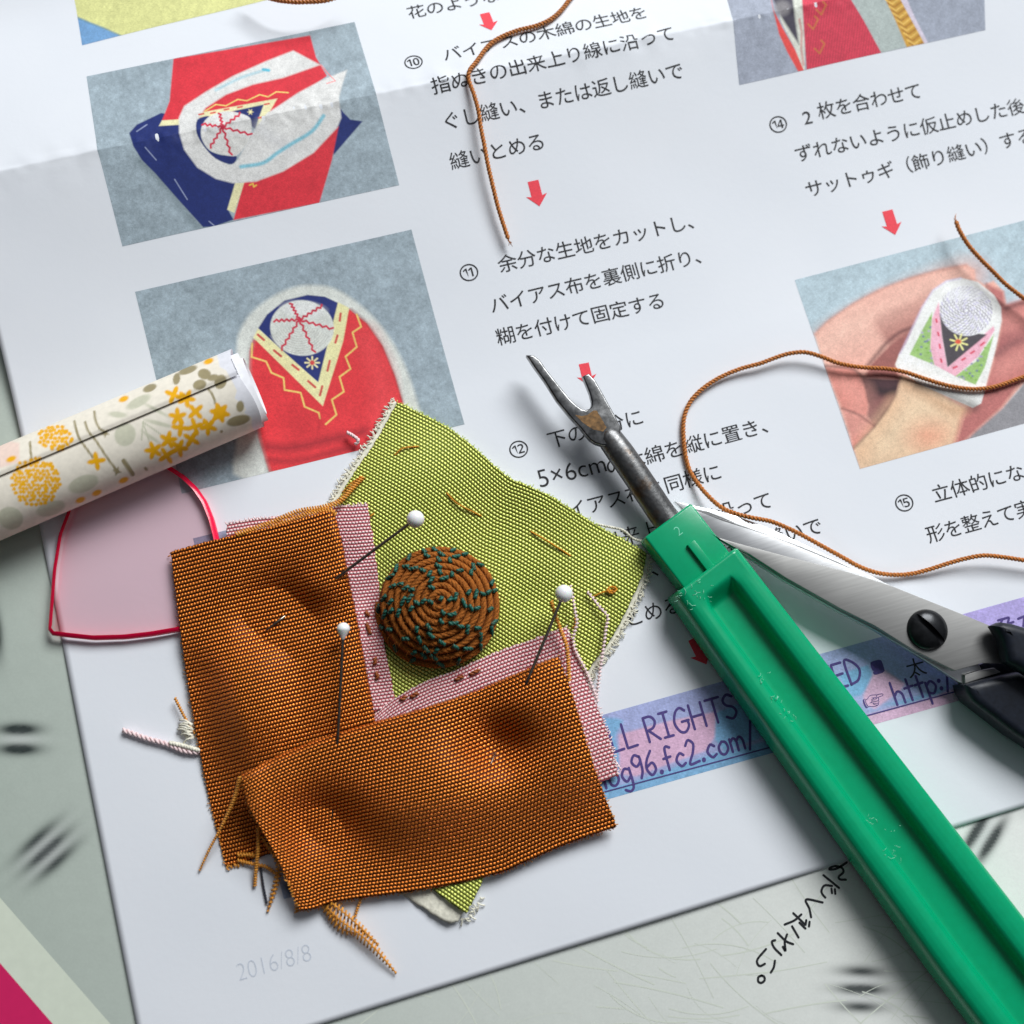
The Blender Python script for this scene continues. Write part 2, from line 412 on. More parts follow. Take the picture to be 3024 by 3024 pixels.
# fine scratches in the board's plastic, worn in long arcs
m, t, p = nodes('scratch'); p.inputs['Base Color'].default_value = (*lin(203, 208, 196, K), 1); p.inputs['Roughness'].default_value = 0.3
mb = MB()
for k in range(80):
    if k < 50: c = np.array([rng.uniform(1050, 3024), rng.uniform(2560, 3060)])
    else: c = np.array([rng.uniform(1500, 3024), rng.uniform(2600, 3060)])
    a = rng.choice([-0.12, 0.1, 0.6, -0.8, 0.85]) + rng.normal(0, 0.12); ln = rng.uniform(40, 330); bend = rng.normal(0, 0.08)
    tt = np.linspace(-1, 1, 9); q = c + np.c_[np.cos(a) * tt * ln / 2 - np.sin(a) * bend * ln * tt ** 2, np.sin(a) * tt * ln / 2 + np.cos(a) * bend * ln * tt ** 2]
    ribbon(mb, PX(q[:, 0], q[:, 1], BZ)[:, :2], rng.uniform(0.06, 0.22), lambda x, y, k=k: np.full(len(x), BZ + 0.012 + k * 0.0001))
mb.build('scratches', m, board, False)
# hand writing on the board
HW = [[(1105, 185), (1020, 235), (960, 240), (1000, 215), (1060, 225), (1078, 262), (1040, 300), (1050, 322), (1098, 325)],
      [(915, 288), (985, 345), (1042, 392)], [(985, 375), (925, 372), (900, 410), (905, 440), (930, 470)], [(980, 398), (985, 434)], [(1008, 402), (1012, 440)],
      [(908, 510), (775, 486), (800, 560), (815, 630)],
      [(670, 598), (735, 660), (765, 690)], [(735, 608), (680, 655), (600, 690)], [(660, 705), (680, 740), (712, 795)], [(720, 675), (768, 722)], [(775, 655), (770, 692)], [(802, 668), (798, 705)],
      [(543, 760), (610, 825), (668, 850)], [(618, 772), (600, 830), (606, 905), (585, 872)], [(522, 818), (495, 830), (515, 880), (572, 938)],
      [(447, 890), (380, 970), (378, 1010), (400, 1028), (438, 1010)], [(520, 985), (510, 1040), (487, 1080)],
      [(410, 1105), (385, 1120), (385, 1155), (410, 1165), (435, 1145), (432, 1115), (410, 1105)]]
mb = MB()
for k, sgs in enumerate(HW):
    q = np.array(sgs) * 0.3623 + (2100, 2480); q = crom(q) if len(q) > 2 else q
    ribbon(mb, PX(q[:, 0], q[:, 1], BZ)[:, :2], 0.36, lambda x, y, k=k: np.full(len(x), BZ + 0.04 + k * 0.0005))
mb.build('handwriting', MAT['marker'], board, False)

# ------------------------------------------------------------------ instruction sheet
sheet = thing('instruction_sheet', (60, -60, 0), 'creased white instruction sheet printed with Japanese sewing steps and small photos', 'paper sheet')
PL, PR, PB, PT = -22.8, 234.0, -121.0, 89.0
xs = np.arange(PL, PR + .1, 0.9)
ys = np.unique(np.r_[np.arange(PB, PT, 0.8), PT, FOLD_Y + np.array([-1.5, -.9, -.5, -.25, 0, .25, .5, .9, 1.5])])
X, Y = np.meshgrid(xs, ys)
o = mesh('sheet', np.c_[X.ravel(), Y.ravel(), paper_z(X, Y).ravel()], grid_faces(len(ys), len(xs), True), MAT['paper'], sheet)
md = o.modifiers.new('thickness', 'SOLIDIFY'); md.thickness = 0.11 * MM; md.offset = -1

def photo(corners, nu, nv, base, fn, seed, lift=0.025):
    """printed picture: corners TL TR BR BL in photo pixels; fn paints it"""
    c = np.array(corners, float); W = PS(c[:, 0], c[:, 1])[:, :2]
    s, tt = np.meshgrid(np.linspace(0, 1, nu), np.linspace(0, 1, nv)); s = s[..., None]; tt = tt[..., None]
    P = (W[0] * (1 - s) + W[1] * s) * (1 - tt) + (W[3] * (1 - s) + W[2] * s) * tt
    z = paper_z(P[..., 0], P[..., 1]) + lift
    V = np.c_[P.reshape(-1, 2), z.ravel()]
    px, py = proj(V); pt = Paint(px, py, base, seed); fn(pt); felt(pt, 0.17, seed * 7); pt.c *= (1 + 0.05 * np.sin(pt.x * 1.3 + pt.y * .3) * np.sin(pt.y * 1.25 - pt.x * .3) + pt.r.normal(0, .06, pt.x.size))[:, None]; pt.c = np.clip(pt.c, 0, .95)
    o = mesh('printed_photo', V, grid_faces(nv, nu), MAT['print'], sheet, True, col=pt.c); return o
GREY = lin(150, 164, 172, K)
def Z(ox, oy, k): return lambda *p: [(ox + k * a, oy + k * b) for a, b in p]
def ph_img0(pt):
    felt(pt, 0.06, 21)
    stripes = 0.04 * np.sin((pt.y + pt.x * 0.12) * 1.1); pt.c *= (1 + stripes)[:, None]
    pt.poly([(150, 40), (232, 52), (265, 66), (300, 80), (362, 108), (330, 180), (180, 180)], lin(112, 154, 196, K), False, 6)
    pt.stroke([(225, 50), (265, 68), (310, 84), (360, 107)], 6, lin(80, 120, 130, K), op=.5)
def ph_img1(pt):
    felt(pt, 0.24, 31); z = Z(240, 50, .4969); NV = lin(30, 44, 104, K); RD = lin(208, 50, 62, K); CR = lin(224, 218, 172, K); WH = lin(212, 211, 208, K); TE = lin(96, 180, 200, K)
    pt.stroke(z((350, 860), (470, 960), (690, 1250)), 26, lin(110, 124, 130, K), True, 22, .6)
    pt.poly(z((285, 690), (330, 640), (475, 570), (600, 600), (640, 760), (920, 985), (870, 1140), (905, 1205), (790, 1245), (725, 1250), (580, 1090), (440, 930), (360, 850), (310, 770)), NV, False)
    pt.poly(z((1530, 530), (1560, 570), (1600, 610), (1672, 620), (1500, 820), (1480, 700)), NV, False)
    pt.poly(z((548, 248), (1360, 110), (1395, 240), (1460, 350), (1180, 560), (700, 600), (580, 615), (480, 615), (525, 500)), RD, False)
    pt.poly(z((965, 985), (1250, 850), (1530, 650), (1490, 850), (1415, 1105), (905, 1207)), RD, False)
    pt.poly(z((462, 648), (480, 615), (592, 608), (590, 640)), CR, False)
    pt.poly(z((915, 985), (968, 985), (910, 1165), (868, 1145)), CR, False)
    pt.poly(z((690, 600), (700, 570), (1165, 485), (1110, 580), (1040, 665), (1060, 540), (900, 562), (770, 592)), CR, False)
    pt.poly(z((900, 560), (1085, 520), (1032, 665), (1000, 640), (960, 590)), NV, False)
    pt.poly(z((1260, 200), (1100, 262), (900, 352), (740, 445), (612, 530), (580, 600), (582, 690), (612, 790), (690, 895), (800, 962), (900, 988), (1040, 978), (1200, 918), (1380, 808), (1520, 660), (1545, 600), (1532, 480), (1552, 400), (1580, 315), (1440, 370), (1290, 450), (1170, 530), (1100, 575), (1050, 640), (1000, 720), (930, 850), (880, 878), (800, 842), (730, 770), (687, 690), (692, 610), (740, 540), (860, 462), (1020, 402), (1200, 362), (1420, 285)), WH, False, 6)
    pt.stroke(z((1050, 650), (1140, 730), (1250, 780)), 30, lin(196, 196, 198, K), True, 30, .5)
    pt.poly(z((690, 612), (760, 590), (716, 650), (716, 720), (760, 790), (830, 820), (922, 826), (895, 876), (800, 842), (730, 770), (686, 690)), NV, True)
    pt.poly(z((720, 645), (765, 590), (870, 560), (990, 590), (1012, 640), (1008, 700), (980, 760), (920, 825), (830, 815), (760, 790), (715, 720)), WH, True)
    for r in range(3, 12): pt.stroke(z(*[(860 + r * 12 * math.cos(a), 700 + r * 11 * math.sin(a)) for a in np.linspace(.2, 2.6, 12)]), 2, lin(190, 188, 176, K), op=.6)
    for q in [(822, 572), (945, 575), (1012, 700), (890, 820), (765, 775), (720, 636)]:
        tt = np.linspace(0, 1, 9); w_ = np.where(np.arange(9) % 2, 6, -6); d = np.array(q) - (840, 655); n = np.array([-d[1], d[0]]) / np.hypot(*d)
        pt.stroke(z(*[tuple(np.array((840, 655)) + d * a + n * b) for a, b in zip(tt, w_)]), 6, lin(196, 44, 70, K))
    pt.star(*z((1005, 565))[0], 9, lin(238, 220, 160, K), 6)
    pt.stroke(z((800, 435), (940, 365), (1060, 325), (1110, 312)), 7, TE, True, 8, .55); pt.stroke(z((1080, 312), (1115, 318)), 8, TE)
    pt.stroke(z((950, 890), (1080, 868), (1160, 812), (1240, 760), (1370, 680), (1440, 588)), 11, TE, True, 6, .8)
    pt.stroke(z((735, 560), (800, 520), (860, 528), (930, 490), (985, 498), (1060, 462), (1110, 475), (1160, 445), (1230, 450)), 3.5, lin(244, 214, 120, K), op=.85)
    for q in ((700, 580), (770, 572), (850, 552), (930, 538), (1090, 520), (1055, 600)): pt.stroke(z(q, (q[0] + 26, q[1] - 5)), 5, lin(206, 90, 80, K))
    for q, r in (((380, 775), (445, 850)), ((555, 965), (630, 1085)), ((760, 1215), (790, 1240)), ((330, 680), (390, 640))): pt.stroke(z(q, r), 2.6, lin(150, 160, 190, K))
    pt.stroke(z((1000, 1000), (1020, 990), (1025, 1010), (1040, 1000)), 4, lin(236, 190, 80, K))
    pt.stroke(z((1425, 285), (1470, 340), (1510, 380), (1460, 395)), 2.5, lin(240, 120, 120, K))
def ph_img2(pt):
    felt(pt, 0.26, 41); z = Z(390, 670, .5176); NV = lin(38, 50, 112, K); RD = lin(214, 56, 62, K); CR = lin(226, 220, 166, K); WH = lin(208, 211, 204, K)
    pt.stroke(z((640, 1000), (640, 1200), (660, 1400)), 60, lin(120, 134, 144, K), True, 60, .5)
    pt.poly(z((597, 690), (612, 600), (680, 490), (800, 398), (920, 345), (1030, 333), (1150, 350), (1280, 428), (1400, 540), (1500, 680), (1580, 850), (1640, 1040), (1668, 1140), (1400, 1300), (640, 1440), (600, 1200), (590, 900)), WH, True, 14)
    pt.poly(z((690, 640), (668, 710), (666, 830), (690, 1000), (718, 1200), (780, 1400), (1460, 1270), (1548, 1010), (1500, 850), (1430, 680), (1340, 550), (1240, 468), (1170, 600), (1090, 1010), (760, 660)), RD, False, 5)
    wv = 0.05 * np.sin((pt.x + pt.y) * 0.9); rm = (pt.c[:, 0] > 0.6) & (pt.c[:, 1] < .2); pt.c[rm] *= (1 + wv[rm])[:, None]
    pt.stroke(z((1250, 470), (1340, 550), (1430, 685), (1500, 850), (1545, 1000)), 8, lin(120, 30, 40, K), True, 8, .55)
    pt.stroke(z((690, 640), (668, 740), (668, 840), (690, 1000), (720, 1200), (780, 1400)), 12, lin(150, 150, 146, K), True, 14, .6)
    pt.stroke(z((760, 900), (860, 1050), (980, 1140)), 60, lin(186, 44, 52, K), True, 70, .5); pt.stroke(z((1330, 640), (1420, 850), (1440, 1100)), 60, lin(232, 80, 84, K), True, 70, .5)
    pt.poly(z((720, 578), (770, 500), (870, 420), (1000, 388), (1100, 398), (1178, 435), (1150, 600), (1068, 892), (900, 750)), NV, False)
    pt.poly(z((718, 580), (1062, 888), (1175, 430), (1238, 462), (1205, 650), (1088, 1022), (692, 632)), CR, False)
    pt.ell(*z((970, 577))[0], 182 * .5176, 158 * .5176, WH, .1)
    for r in range(3, 14): pt.stroke(z(*[(955 + r * 14.2 * math.cos(a), 545 + r * 13.5 * math.sin(a)) for a in np.linspace(.45, 2.7, 14)]), 2.2, lin(176, 174, 164, K), op=.6)
    pt.ell(*z((980, 470))[0], 120 * .5176, 45 * .5176, lin(232, 234, 234, K), .1, 14, .5)
    for q in [(905, 435), (1085, 450), (1145, 582), (1040, 716), (850, 700), (810, 535)]:
        tt = np.linspace(0, 1, 11); w_ = np.where(np.arange(11) % 2, 6, -6); d = np.array(q) - (955, 530); n = np.array([-d[1], d[0]]) / np.hypot(*d)
        pt.stroke(z(*[tuple(np.array((955, 530)) + d * a + n * b) for a, b in zip(tt, w_)]), 6, lin(196, 50, 72, K))
    for k in range(8): a = k * math.pi / 4; pt.stroke(z((1028, 775), (1028 + 40 * math.cos(a), 775 + 34 * math.sin(a))), 5, lin(236, 220, 170, K))
    pt.ell(*z((1028, 775))[0], 7, 7, lin(206, 70, 70, K))
    for a, b in (((718, 615), (752, 645)), ((810, 705), (850, 738)), ((915, 788), (950, 815)), ((1005, 880), (1045, 915)), ((1190, 495), (1185, 535)), ((1172, 620), (1160, 660)), ((1128, 765), (1115, 820)), ((1085, 910), (1072, 960))): pt.stroke(z(a, b), 7, lin(200, 84, 76, K))
    pt.stroke(z((685, 665), (682, 742), (765, 768), (795, 832), (865, 862), (870, 930), (962, 946), (985, 1026), (1065, 1060), (1072, 1092)), 5, lin(244, 196, 110, K))
    pt.stroke(z((1282, 500), (1307, 570), (1258, 602), (1282, 685), (1218, 740), (1246, 810), (1184, 856), (1208, 940), (1140, 986), (1166, 1072), (1105, 1126)), 5, lin(244, 196, 110, K))
    pt.stroke(z((770, 1255), (900, 1262), (1080, 1225), (1330, 1165)), 22, lin(120, 34, 44, K), True, 24, .6)
    pt.stroke(z((780, 1330), (950, 1335), (1200, 1270), (1370, 1240)), 14, lin(130, 36, 46, K), True, 18, .55)
    pt.stroke(z((1070, 1090), (1065, 1130), (1060, 1180)), 8, lin(170, 40, 50, K), True, 10, .5)
def ph_img3(pt):
    felt(pt, 0.15, 51); z = Z(2330, 640, .3934); S1 = lin(224, 172, 156, K); PK = lin(206, 136, 126, K); DK = lin(84, 46, 48, K); TN = lin(218, 184, 152, K); WH = lin(226, 226, 222, K); LG = lin(150, 186, 112, K); CH = lin(74, 68, 74, K); PI = lin(238, 172, 188, K)
    pt.poly(z((1300, 1710), (1400, 1600), (1600, 1440), (1780, 1240), (1990, 1240), (1990, 1600)), lin(140, 138, 142, K), False, 8)
    pt.poly(z((190, 880), (290, 780), (480, 650), (680, 545), (900, 460), (1150, 390), (1330, 358), (1395, 395), (1402, 470), (1470, 510), (1535, 480), (1610, 560), (1630, 660), (1700, 670), (1764, 610), (1990, 560), (1990, 1150), (1764, 1250), (1600, 1440), (1400, 1610), (1300, 1712), (600, 1900), (535, 1892)), S1, False, 8)
    pt.stroke(z((700, 700), (900, 640), (1150, 520), (1390, 440)), 60, PK, True, 90, .55)
    pt.poly(z((1480, 500), (1610, 560), (1625, 660), (1764, 620), (1990, 600), (1990, 1150), (1740, 1240), (1600, 1430), (1300, 1700), (1250, 1700), (1330, 1440), (1480, 1260), (1560, 1000), (1600, 780)), lin(176, 106, 102, K), False, 14)
    pt.poly(z((1600, 900), (1780, 840), (1990, 800), (1990, 900), (1760, 960), (1560, 1080)), lin(140, 76, 78, K), True, 24, .8)
    pt.stroke(z((1560, 1030), (1650, 960), (1764, 925), (1990, 900)), 10, lin(140, 74, 78, K), True, 14, .7)
    pt.poly(z((640, 800), (700, 720), (900, 640), (1080, 560), (900, 900), (760, 960), (700, 900)), lin(164, 102, 94, K), True, 26, .75)
    pt.poly(z((620, 1100), (760, 960), (930, 840), (880, 960), (820, 1060), (800, 1120), (840, 1230), (560, 1215)), lin(150, 92, 86, K), False, 12)
    pt.stroke(z((590, 1115), (700, 985), (740, 940), (830, 870), (930, 830)), 9, DK, True, 12, .8)
    pt.poly(z((268, 1125), (480, 1140), (560, 1220), (600, 1390), (590, 1500), (500, 1480), (400, 1440)), lin(206, 130, 118, K), False, 12)
    pt.poly(z((560, 1205), (700, 1215), (842, 1222), (790, 1370), (700, 1520), (640, 1570), (590, 1500), (602, 1380)), lin(70, 42, 48, K), False, 10)
    pt.poly(z((640, 1380), (760, 1330), (790, 1370), (700, 1520), (640, 1570), (600, 1500)), lin(140, 90, 86, K), True, 24, .8)
    pt.stroke(z((560, 1235), (700, 1310), (800, 1310)), 18, lin(44, 28, 34, K), True, 18, .8)
    pt.poly(z((400, 1440), (500, 1480), (590, 1510), (640, 1575), (490, 1735)), lin(208, 142, 130, K), False, 12)
    pt.stroke(z((480, 1720), (560, 1650), (640, 1580)), 26, lin(214, 110, 100, K), True, 30, .5)
    pt.poly(z((845, 1190), (1000, 1250), (1315, 1440), (1280, 1560), (1235, 1715), (535, 1895), (488, 1730), (640, 1580), (740, 1450), (800, 1340)), TN, False, 8)
    pt.stroke(z((790, 1400), (700, 1560), (560, 1760)), 34, lin(222, 170, 132, K), True, 50, .6)
    pt.ell(*z((1020, 1630))[0], 50, 36, lin(226, 136, 110, K), 0, 60, .6)
    pt.stroke(z((1310, 1450), (1270, 1600), (1235, 1715)), 12, lin(200, 140, 118, K), False, 14, .7)
    pt.stroke(z((240, 1000), (420, 860), (700, 700), (1000, 560), (1300, 440)), 70, lin(238, 190, 172, K), True, 90, .6)
    pt.stroke(z((430, 1250), (520, 1330), (520, 1430)), 60, lin(230, 160, 146, K), True, 70, .6)
    pt.stroke(z((700, 1700), (850, 1560), (1000, 1440)), 80, lin(236, 206, 172, K), True, 110, .6)
    pt.stroke(z((1480, 700), (1640, 690), (1790, 640)), 16, lin(110, 60, 62, K), True, 20, .7); pt.stroke(z((1560, 1040), (1660, 960), (1790, 925), (1990, 890)), 16, lin(104, 58, 62, K), True, 18, .7)
    pt.stroke(z((1640, 780), (1800, 730), (1960, 700)), 60, lin(222, 150, 140, K), True, 80, .6); pt.stroke(z((1620, 1130), (1760, 1060), (1960, 1010)), 70, lin(220, 150, 140, K), True, 90, .6)
    pt.stroke(z((268, 1120), (400, 1128), (490, 1150), (562, 1225), (600, 1390)), 8, DK, True, 10, .7)
    pt.stroke(z((400, 1440), (520, 1485), (640, 1570)), 7, DK, True, 9, .6); pt.stroke(z((1480, 510), (1500, 560), (1600, 660)), 7, DK, True, 10, .5)
    pt.stroke(z((190, 882), (290, 782), (480, 652), (680, 548), (900, 463), (1150, 393), (1330, 362)), 9, lin(170, 112, 100, K), True, 12, .5)
    pt.stroke(z((1630, 690), (1700, 660), (1790, 640)), 9, DK, True, 12, .6); pt.stroke(z((845, 1190), (790, 1360), (640, 1575), (490, 1735)), 7, DK, True, 10, .55)
    pt.stroke(z((880, 1270), (1000, 1320), (1200, 1440), (1310, 1450)), 26, lin(190, 150, 116, K), True, 34, .7)
    pt.poly(z((800, 1110), (830, 1030), (880, 950), (1000, 680), (1080, 550), (1180, 480), (1290, 458), (1420, 490), (1540, 590), (1592, 680), (1597, 780), (1550, 1000), (1480, 1262), (1440, 1400), (1380, 1432), (1220, 1362), (1000, 1262), (820, 1145)), WH, False, 5)
    pt.stroke(z((830, 1040), (1000, 680), (1080, 555), (1180, 485), (1290, 462)), 5, lin(196, 186, 214, K), False, 7, .7)
    pt.poly(z((905, 1035), (1000, 850), (1075, 715), (1062, 980), (1090, 1112)), LG, False)
    pt.poly(z((1245, 1195), (1400, 1090), (1540, 880), (1470, 1130), (1400, 1262)), LG, False)
    for k in range(46):
        a, b = pt.r.random(2); a, b = (a, b) if a + b < 1 else (1 - a, 1 - b)
        A = np.array([(905, 1035), (1075, 715), (1090, 1112)] if k % 2 else [(1245, 1195), (1535, 890), (1400, 1262)], float)
        q = A[0] + a * (A[1] - A[0]) + b * (A[2] - A[0]); pt.ell(*z(tuple(q))[0], 3.5, 3, [lin(168, 160, 186, K), lin(120, 168, 70, K), lin(110, 120, 150, K)][k % 3])
    pt.poly(z((1125, 640), (1075, 760), (1062, 980), (1092, 1112), (1250, 1198), (1420, 1050), (1545, 850), (1535, 820), (1190, 1130), (1150, 900)), PI, False)
    pt.poly(z((1130, 725), (1300, 860), (1485, 885), (1190, 1130), (1150, 900)), CH, False)
    for a, b in (((1105, 770), (1110, 790)), ((1118, 870), (1124, 890)), ((1130, 960), (1135, 985)), ((1140, 1070), (1146, 1090)), ((1235, 1135), (1260, 1125)), ((1300, 1075), (1322, 1062)), ((1365, 1025), (1390, 1010)), ((1440, 965), (1465, 945))): pt.stroke(z(a, b), 6, lin(206, 80, 100, K))
    pt.ell(*z((1330, 705))[0], 198 * .3934, 188 * .3934, lin(228, 228, 230, K), .35)
    for r in range(1, 10):
        for k in range(3 + 4 * r):
            a = 2 * math.pi * (k + 0.5 * (r % 2)) / (3 + 4 * r) + .3; q = (1330 + r * 21 * math.cos(a), 705 + r * 19.5 * math.sin(a))
            d = (-math.sin(a) * 9 + math.cos(a) * 5, math.cos(a) * 9 + math.sin(a) * 5); fd = .85 if q[1] > 620 else .45
            pt.stroke(z((q[0] - d[0], q[1] - d[1]), (q[0] + d[0], q[1] + d[1])), 3.2, [lin(120, 112, 128, K), lin(160, 150, 190, K), lin(140, 136, 140, K)][k % 3], op=fd)
    for k in range(8): a = k * math.pi / 4 + .3; pt.stroke(z((1275, 942), (1275 + 66 * math.cos(a), 942 + 62 * math.sin(a))), 5, lin(240, 226, 150, K))
    pt.ell(*z((1270, 938))[0], 9, 7, lin(214, 84, 60, K))
    pt.poly(z((800, 1112), (828, 1036), (860, 1025), (1400, 1275), (1478, 1268), (1440, 1400), (1380, 1432), (1220, 1362), (1000, 1262), (820, 1145)), lin(234, 234, 226, K), False, 5)
    pt.stroke(z((960, 1265), (1120, 1310), (1300, 1385), (1390, 1425)), 22, lin(60, 50, 44, K), True, 30, .75)
def ph_img4(pt):
    pt.c[:] = lin(152, 158, 172, K); felt(pt, 0.12, 61); z = Z(2100, 0, .4783); RD = lin(196, 52, 74, K)
    pt.poly(z((400, -60), (560, -60), (578, 280), (580, 432), (555, 436), (520, 305), (430, 130)), lin(206, 208, 196, K), False)
    pt.poly(z((360, -60), (385, 60), (440, 170), (520, 310), (575, 440), (538, 442), (470, 320), (420, 210), (385, 70)), lin(220, 70, 66, K), False)
    pt.poly(z((360, -50), (500, -50), (520, 120), (542, 275), (500, 210), (430, 100)), lin(60, 56, 70, K), False, 8)
    pt.ell(*z((440, 50))[0], 24, 22, lin(130, 126, 128, K), 0, 14, .8)
    pt.poly(z((558, -60), (830, -60), (940, 120), (1055, 328), (590, 432), (580, 280)), RD, False)
    i = np.nonzero((np.abs(pt.c - RD).sum(1) < .02))[0]; pt.c[i] *= (1 + 0.16 * np.sin(pt.x[i] * 0.8 + pt.y[i] * .1))[:, None]
    pt.poly(z((830, -60), (1060, -60), (1130, 110), (1212, 288), (1052, 328), (940, 120)), lin(168, 178, 174, K), False)
    pt.poly(z((1050, -60), (1140, -60), (1220, 90), (1322, 268), (1208, 292), (1135, 120)), lin(196, 148, 54, K), False)
    for k in range(16):
        a = k / 15; c = np.array([1095 + 170 * a, -30 + 310 * a])
        pt.stroke(z(tuple(c + (-40, -14)), tuple(c + (0, 14)), tuple(c + (44, -20))), 5, lin(*([(226, 186, 96), (160, 104, 30)][k % 2]), K), op=.8)
    pt.poly(z((1140, -60), (1185, -60), (1260, 110), (1338, 262), (1318, 270), (1220, 90)), lin(206, 196, 210, K), False)
    for c in ((600, 150), (650, 60), (640, 300)): pt.stroke(z(c, (c[0] + 30, c[1] + 30), (c[0] + 60, c[1] - 30), (c[0] + 40, c[1] - 50)), 5, lin(190, 120, 50, K), op=.7)
    pt.stroke(z((545, 120), (560, 200), (556, 300), (570, 400)), 7, lin(190, 70, 70, K), op=.5)
def ph_img5(pt):
    pt.c[:] = lin(146, 160, 182, K); felt(pt, 0.12, 71)
    pt.poly([(835, 2600), (872, 2588), (880, 2630), (860, 2650)], lin(20, 22, 40, K), False)
photo([(208, -60), (1010, -230), (1040, -62), (242.6, 134)], 300, 90, lin(206, 206, 140, K), ph_img0, 5)
photo([(255.7, 225.9), (1047, 65), (1179, 546.8), (361.6, 727.8)], 440, 330, GREY, ph_img1, 6)
photo([(399, 862), (1215, 678), (1371.7, 1253), (537, 1458)], 440, 330, GREY, ph_img2, 7)
photo([(2347, 827), (3180, 610), (3390, 1150), (2539, 1385)], 440, 330, lin(170, 188, 196, K), ph_img3, 8)
photo([(2130, -60), (2850, -260), (2909.8, 88.7), (2183, 251.5)], 330, 160, GREY, ph_img4, 9)
photo([(570, 1590), (1408, 1385), (1640, 2440), (838, 2655)], 40, 40, GREY, ph_img5, 10)

# ------------------------------------------------------------------ printed writing
dgc = {}
def glyph(ch, thin=0.002):
    if (ch, thin) in dgc: return dgc[(ch, thin)]
    c = bpy.data.curves.new('g', 'FONT'); c.body = ch; c.size = 1; c.offset = thin
    o = link(bpy.data.objects.new('g', c))
    me = bpy.data.meshes.new_from_object(o.evaluated_get(bpy.context.evaluated_depsgraph_get()))
    bpy.data.objects.remove(o)
    V = np.array([v.co[:2] for v in me.vertices]).reshape(-1, 2); f = [tuple(q.vertices) for q in me.polygons]; bpy.data.meshes.remove(me)
    dgc[(ch, thin)] = (V, f); return V, f
def drape(name, parts, mat, lift=0.05, parent=None):
    bm = bmesh.new()
    for V, f in parts:
        vs = [bm.verts.new((q[0], q[1], 0)) for q in V]
        for q in f:
            try: bm.faces.new([vs[i] for i in q])
            except ValueError: pass
    for yy in (FOLD_Y - .5, FOLD_Y, FOLD_Y + .5, FOLD_Y + 2, FOLD_Y - 2):
        bmesh.ops.bisect_plane(bm, geom=bm.verts[:] + bm.edges[:] + bm.faces[:], plane_co=(0, yy, 0), plane_no=(0, 1, 0))
    bm.verts.index_update()
    V = np.array([v.co[:] for v in bm.verts]); f = [tuple(v.index for v in q.verts) for q in bm.faces]; bm.free()
    V[:, 2] = paper_z(V[:, 0], V[:, 1]) + lift
    return mesh(name, V, f, mat, parent or sheet, False)
def C(k, ox, oy): return lambda x, y: (ox + .52174 * x, oy + .52174 * y)
c2, c3, c5, c6 = C(0, 1008, 0), C(0, 2016, 0), C(0, 1008, 1008), C(0, 2016, 1008)
def textline(s, first, last, nidx=None, scale=1.0):
    n = (nidx if nidx is not None else len(s) - 1)
    W = PS(np.array([first[0], last[0]]), np.array([first[1], last[1]]))[:, :2]
    e = (W[1] - W[0]) / n; L_ = np.hypot(*e); ux = e / L_; uy = np.array([-ux[1], ux[0]])
    parts = []
    for i, ch in enumerate(s):
        if ch in '　 ': continue
        V, f = glyph(ch); q = V - (0.5, 0.38)
        if ch in '⑩⑪⑫⑭⑮': q = q * 1.1
        q = q * 3.28 * scale
        parts.append((W[0] + e * i + q[:, :1] * ux * (L_ / 3.2) + q[:, 1:] * uy, f))
    drape('printed_text', parts, MAT['ink'])
textline('花のような', c2(425, 65), c2(841, -19))
textline('⑩　バイアスの木綿の生地を', c2(408, 350), c2(1680, 75))
textline('指ぬきの出来上り線に沿って', c2(562, 475), c2(1838, 190))
textline('ぐし縫い、または返し縫いで', c2(622, 682), c2(1885, 405))
textline('縫いとめる', c2(667, 905), c2(1100, 805))
textline('⑪　余分な生地をカットし、', c2(722, 1540), c2(1900, 1268), 11)
textline('バイアス布を裏側に折り、', (1473.9, 897), (2075, 752))
textline('糊を付けて固定する', c2(930, 1900), c2(1780, 1705))
textline('⑫　下の部分に', c5(1003, 608), c5(1655, 435))
textline('の木綿を縦に置き、', (1816.7, 1373), (2271.7, 1251))
textline('バイアス布と同様に', (1645, 1518), (2102, 1397))
textline('指ぬきの出来上り線に沿って', (1572, 1655), (2253, 1480))
textline('ぐし縫い、または返し縫いで', (1715, 1733), (2399.5, 1556))
textline('縫いとめる', (1758, 1855), (1984, 1788))
textline('⑭　', c3(540, 702), c3(644, 679)); textline('2　', c3(731, 657), c3(835, 634)); textline('枚を合わせて', c3(812, 622), c3(1305, 518))
textline('ずれないように仮止めした後', c3(685, 865), c3(1885, 605))
textline('サットゥギ（飾り縫い）する', c3(745, 1065), c3(1935, 770))
textline('⑮　立体的になるよう', c6(1253, 912), c6(1880, 745), 6)
textline('形を整えて実際', c6(1430, 1085), c6(1930, 948), 5)
def freetext(name, s, p0, p1, mat, lift=0.05, hk=1.0, thin=-0.006):
    """string whose baseline runs from pixel p0 to pixel p1"""
    W = PS(np.array([p0[0], p1[0]]), np.array([p0[1], p1[1]]))[:, :2]; V, f = glyph(s, thin)
    wd = V[:, 0].max() - V[:, 0].min(); d = W[1] - W[0]; L_ = np.hypot(*d); ux = d / L_; uy = np.array([-ux[1], ux[0]])
    q = (V - (V[:, 0].min(), 0)) * (L_ / wd)
    return drape(name, [(W[0] + q[:, :1] * ux + q[:, 1:] * uy * hk, f)], mat, lift)
freetext('printed_text', '5×6cm', c5(1128, 828), c5(1505, 735), MAT['ink'])
freetext('date_stamp', '2016/8/8', (706, 2898), (922, 2836), MAT['grey_ink'], 0.03, 1.15, -0.02)
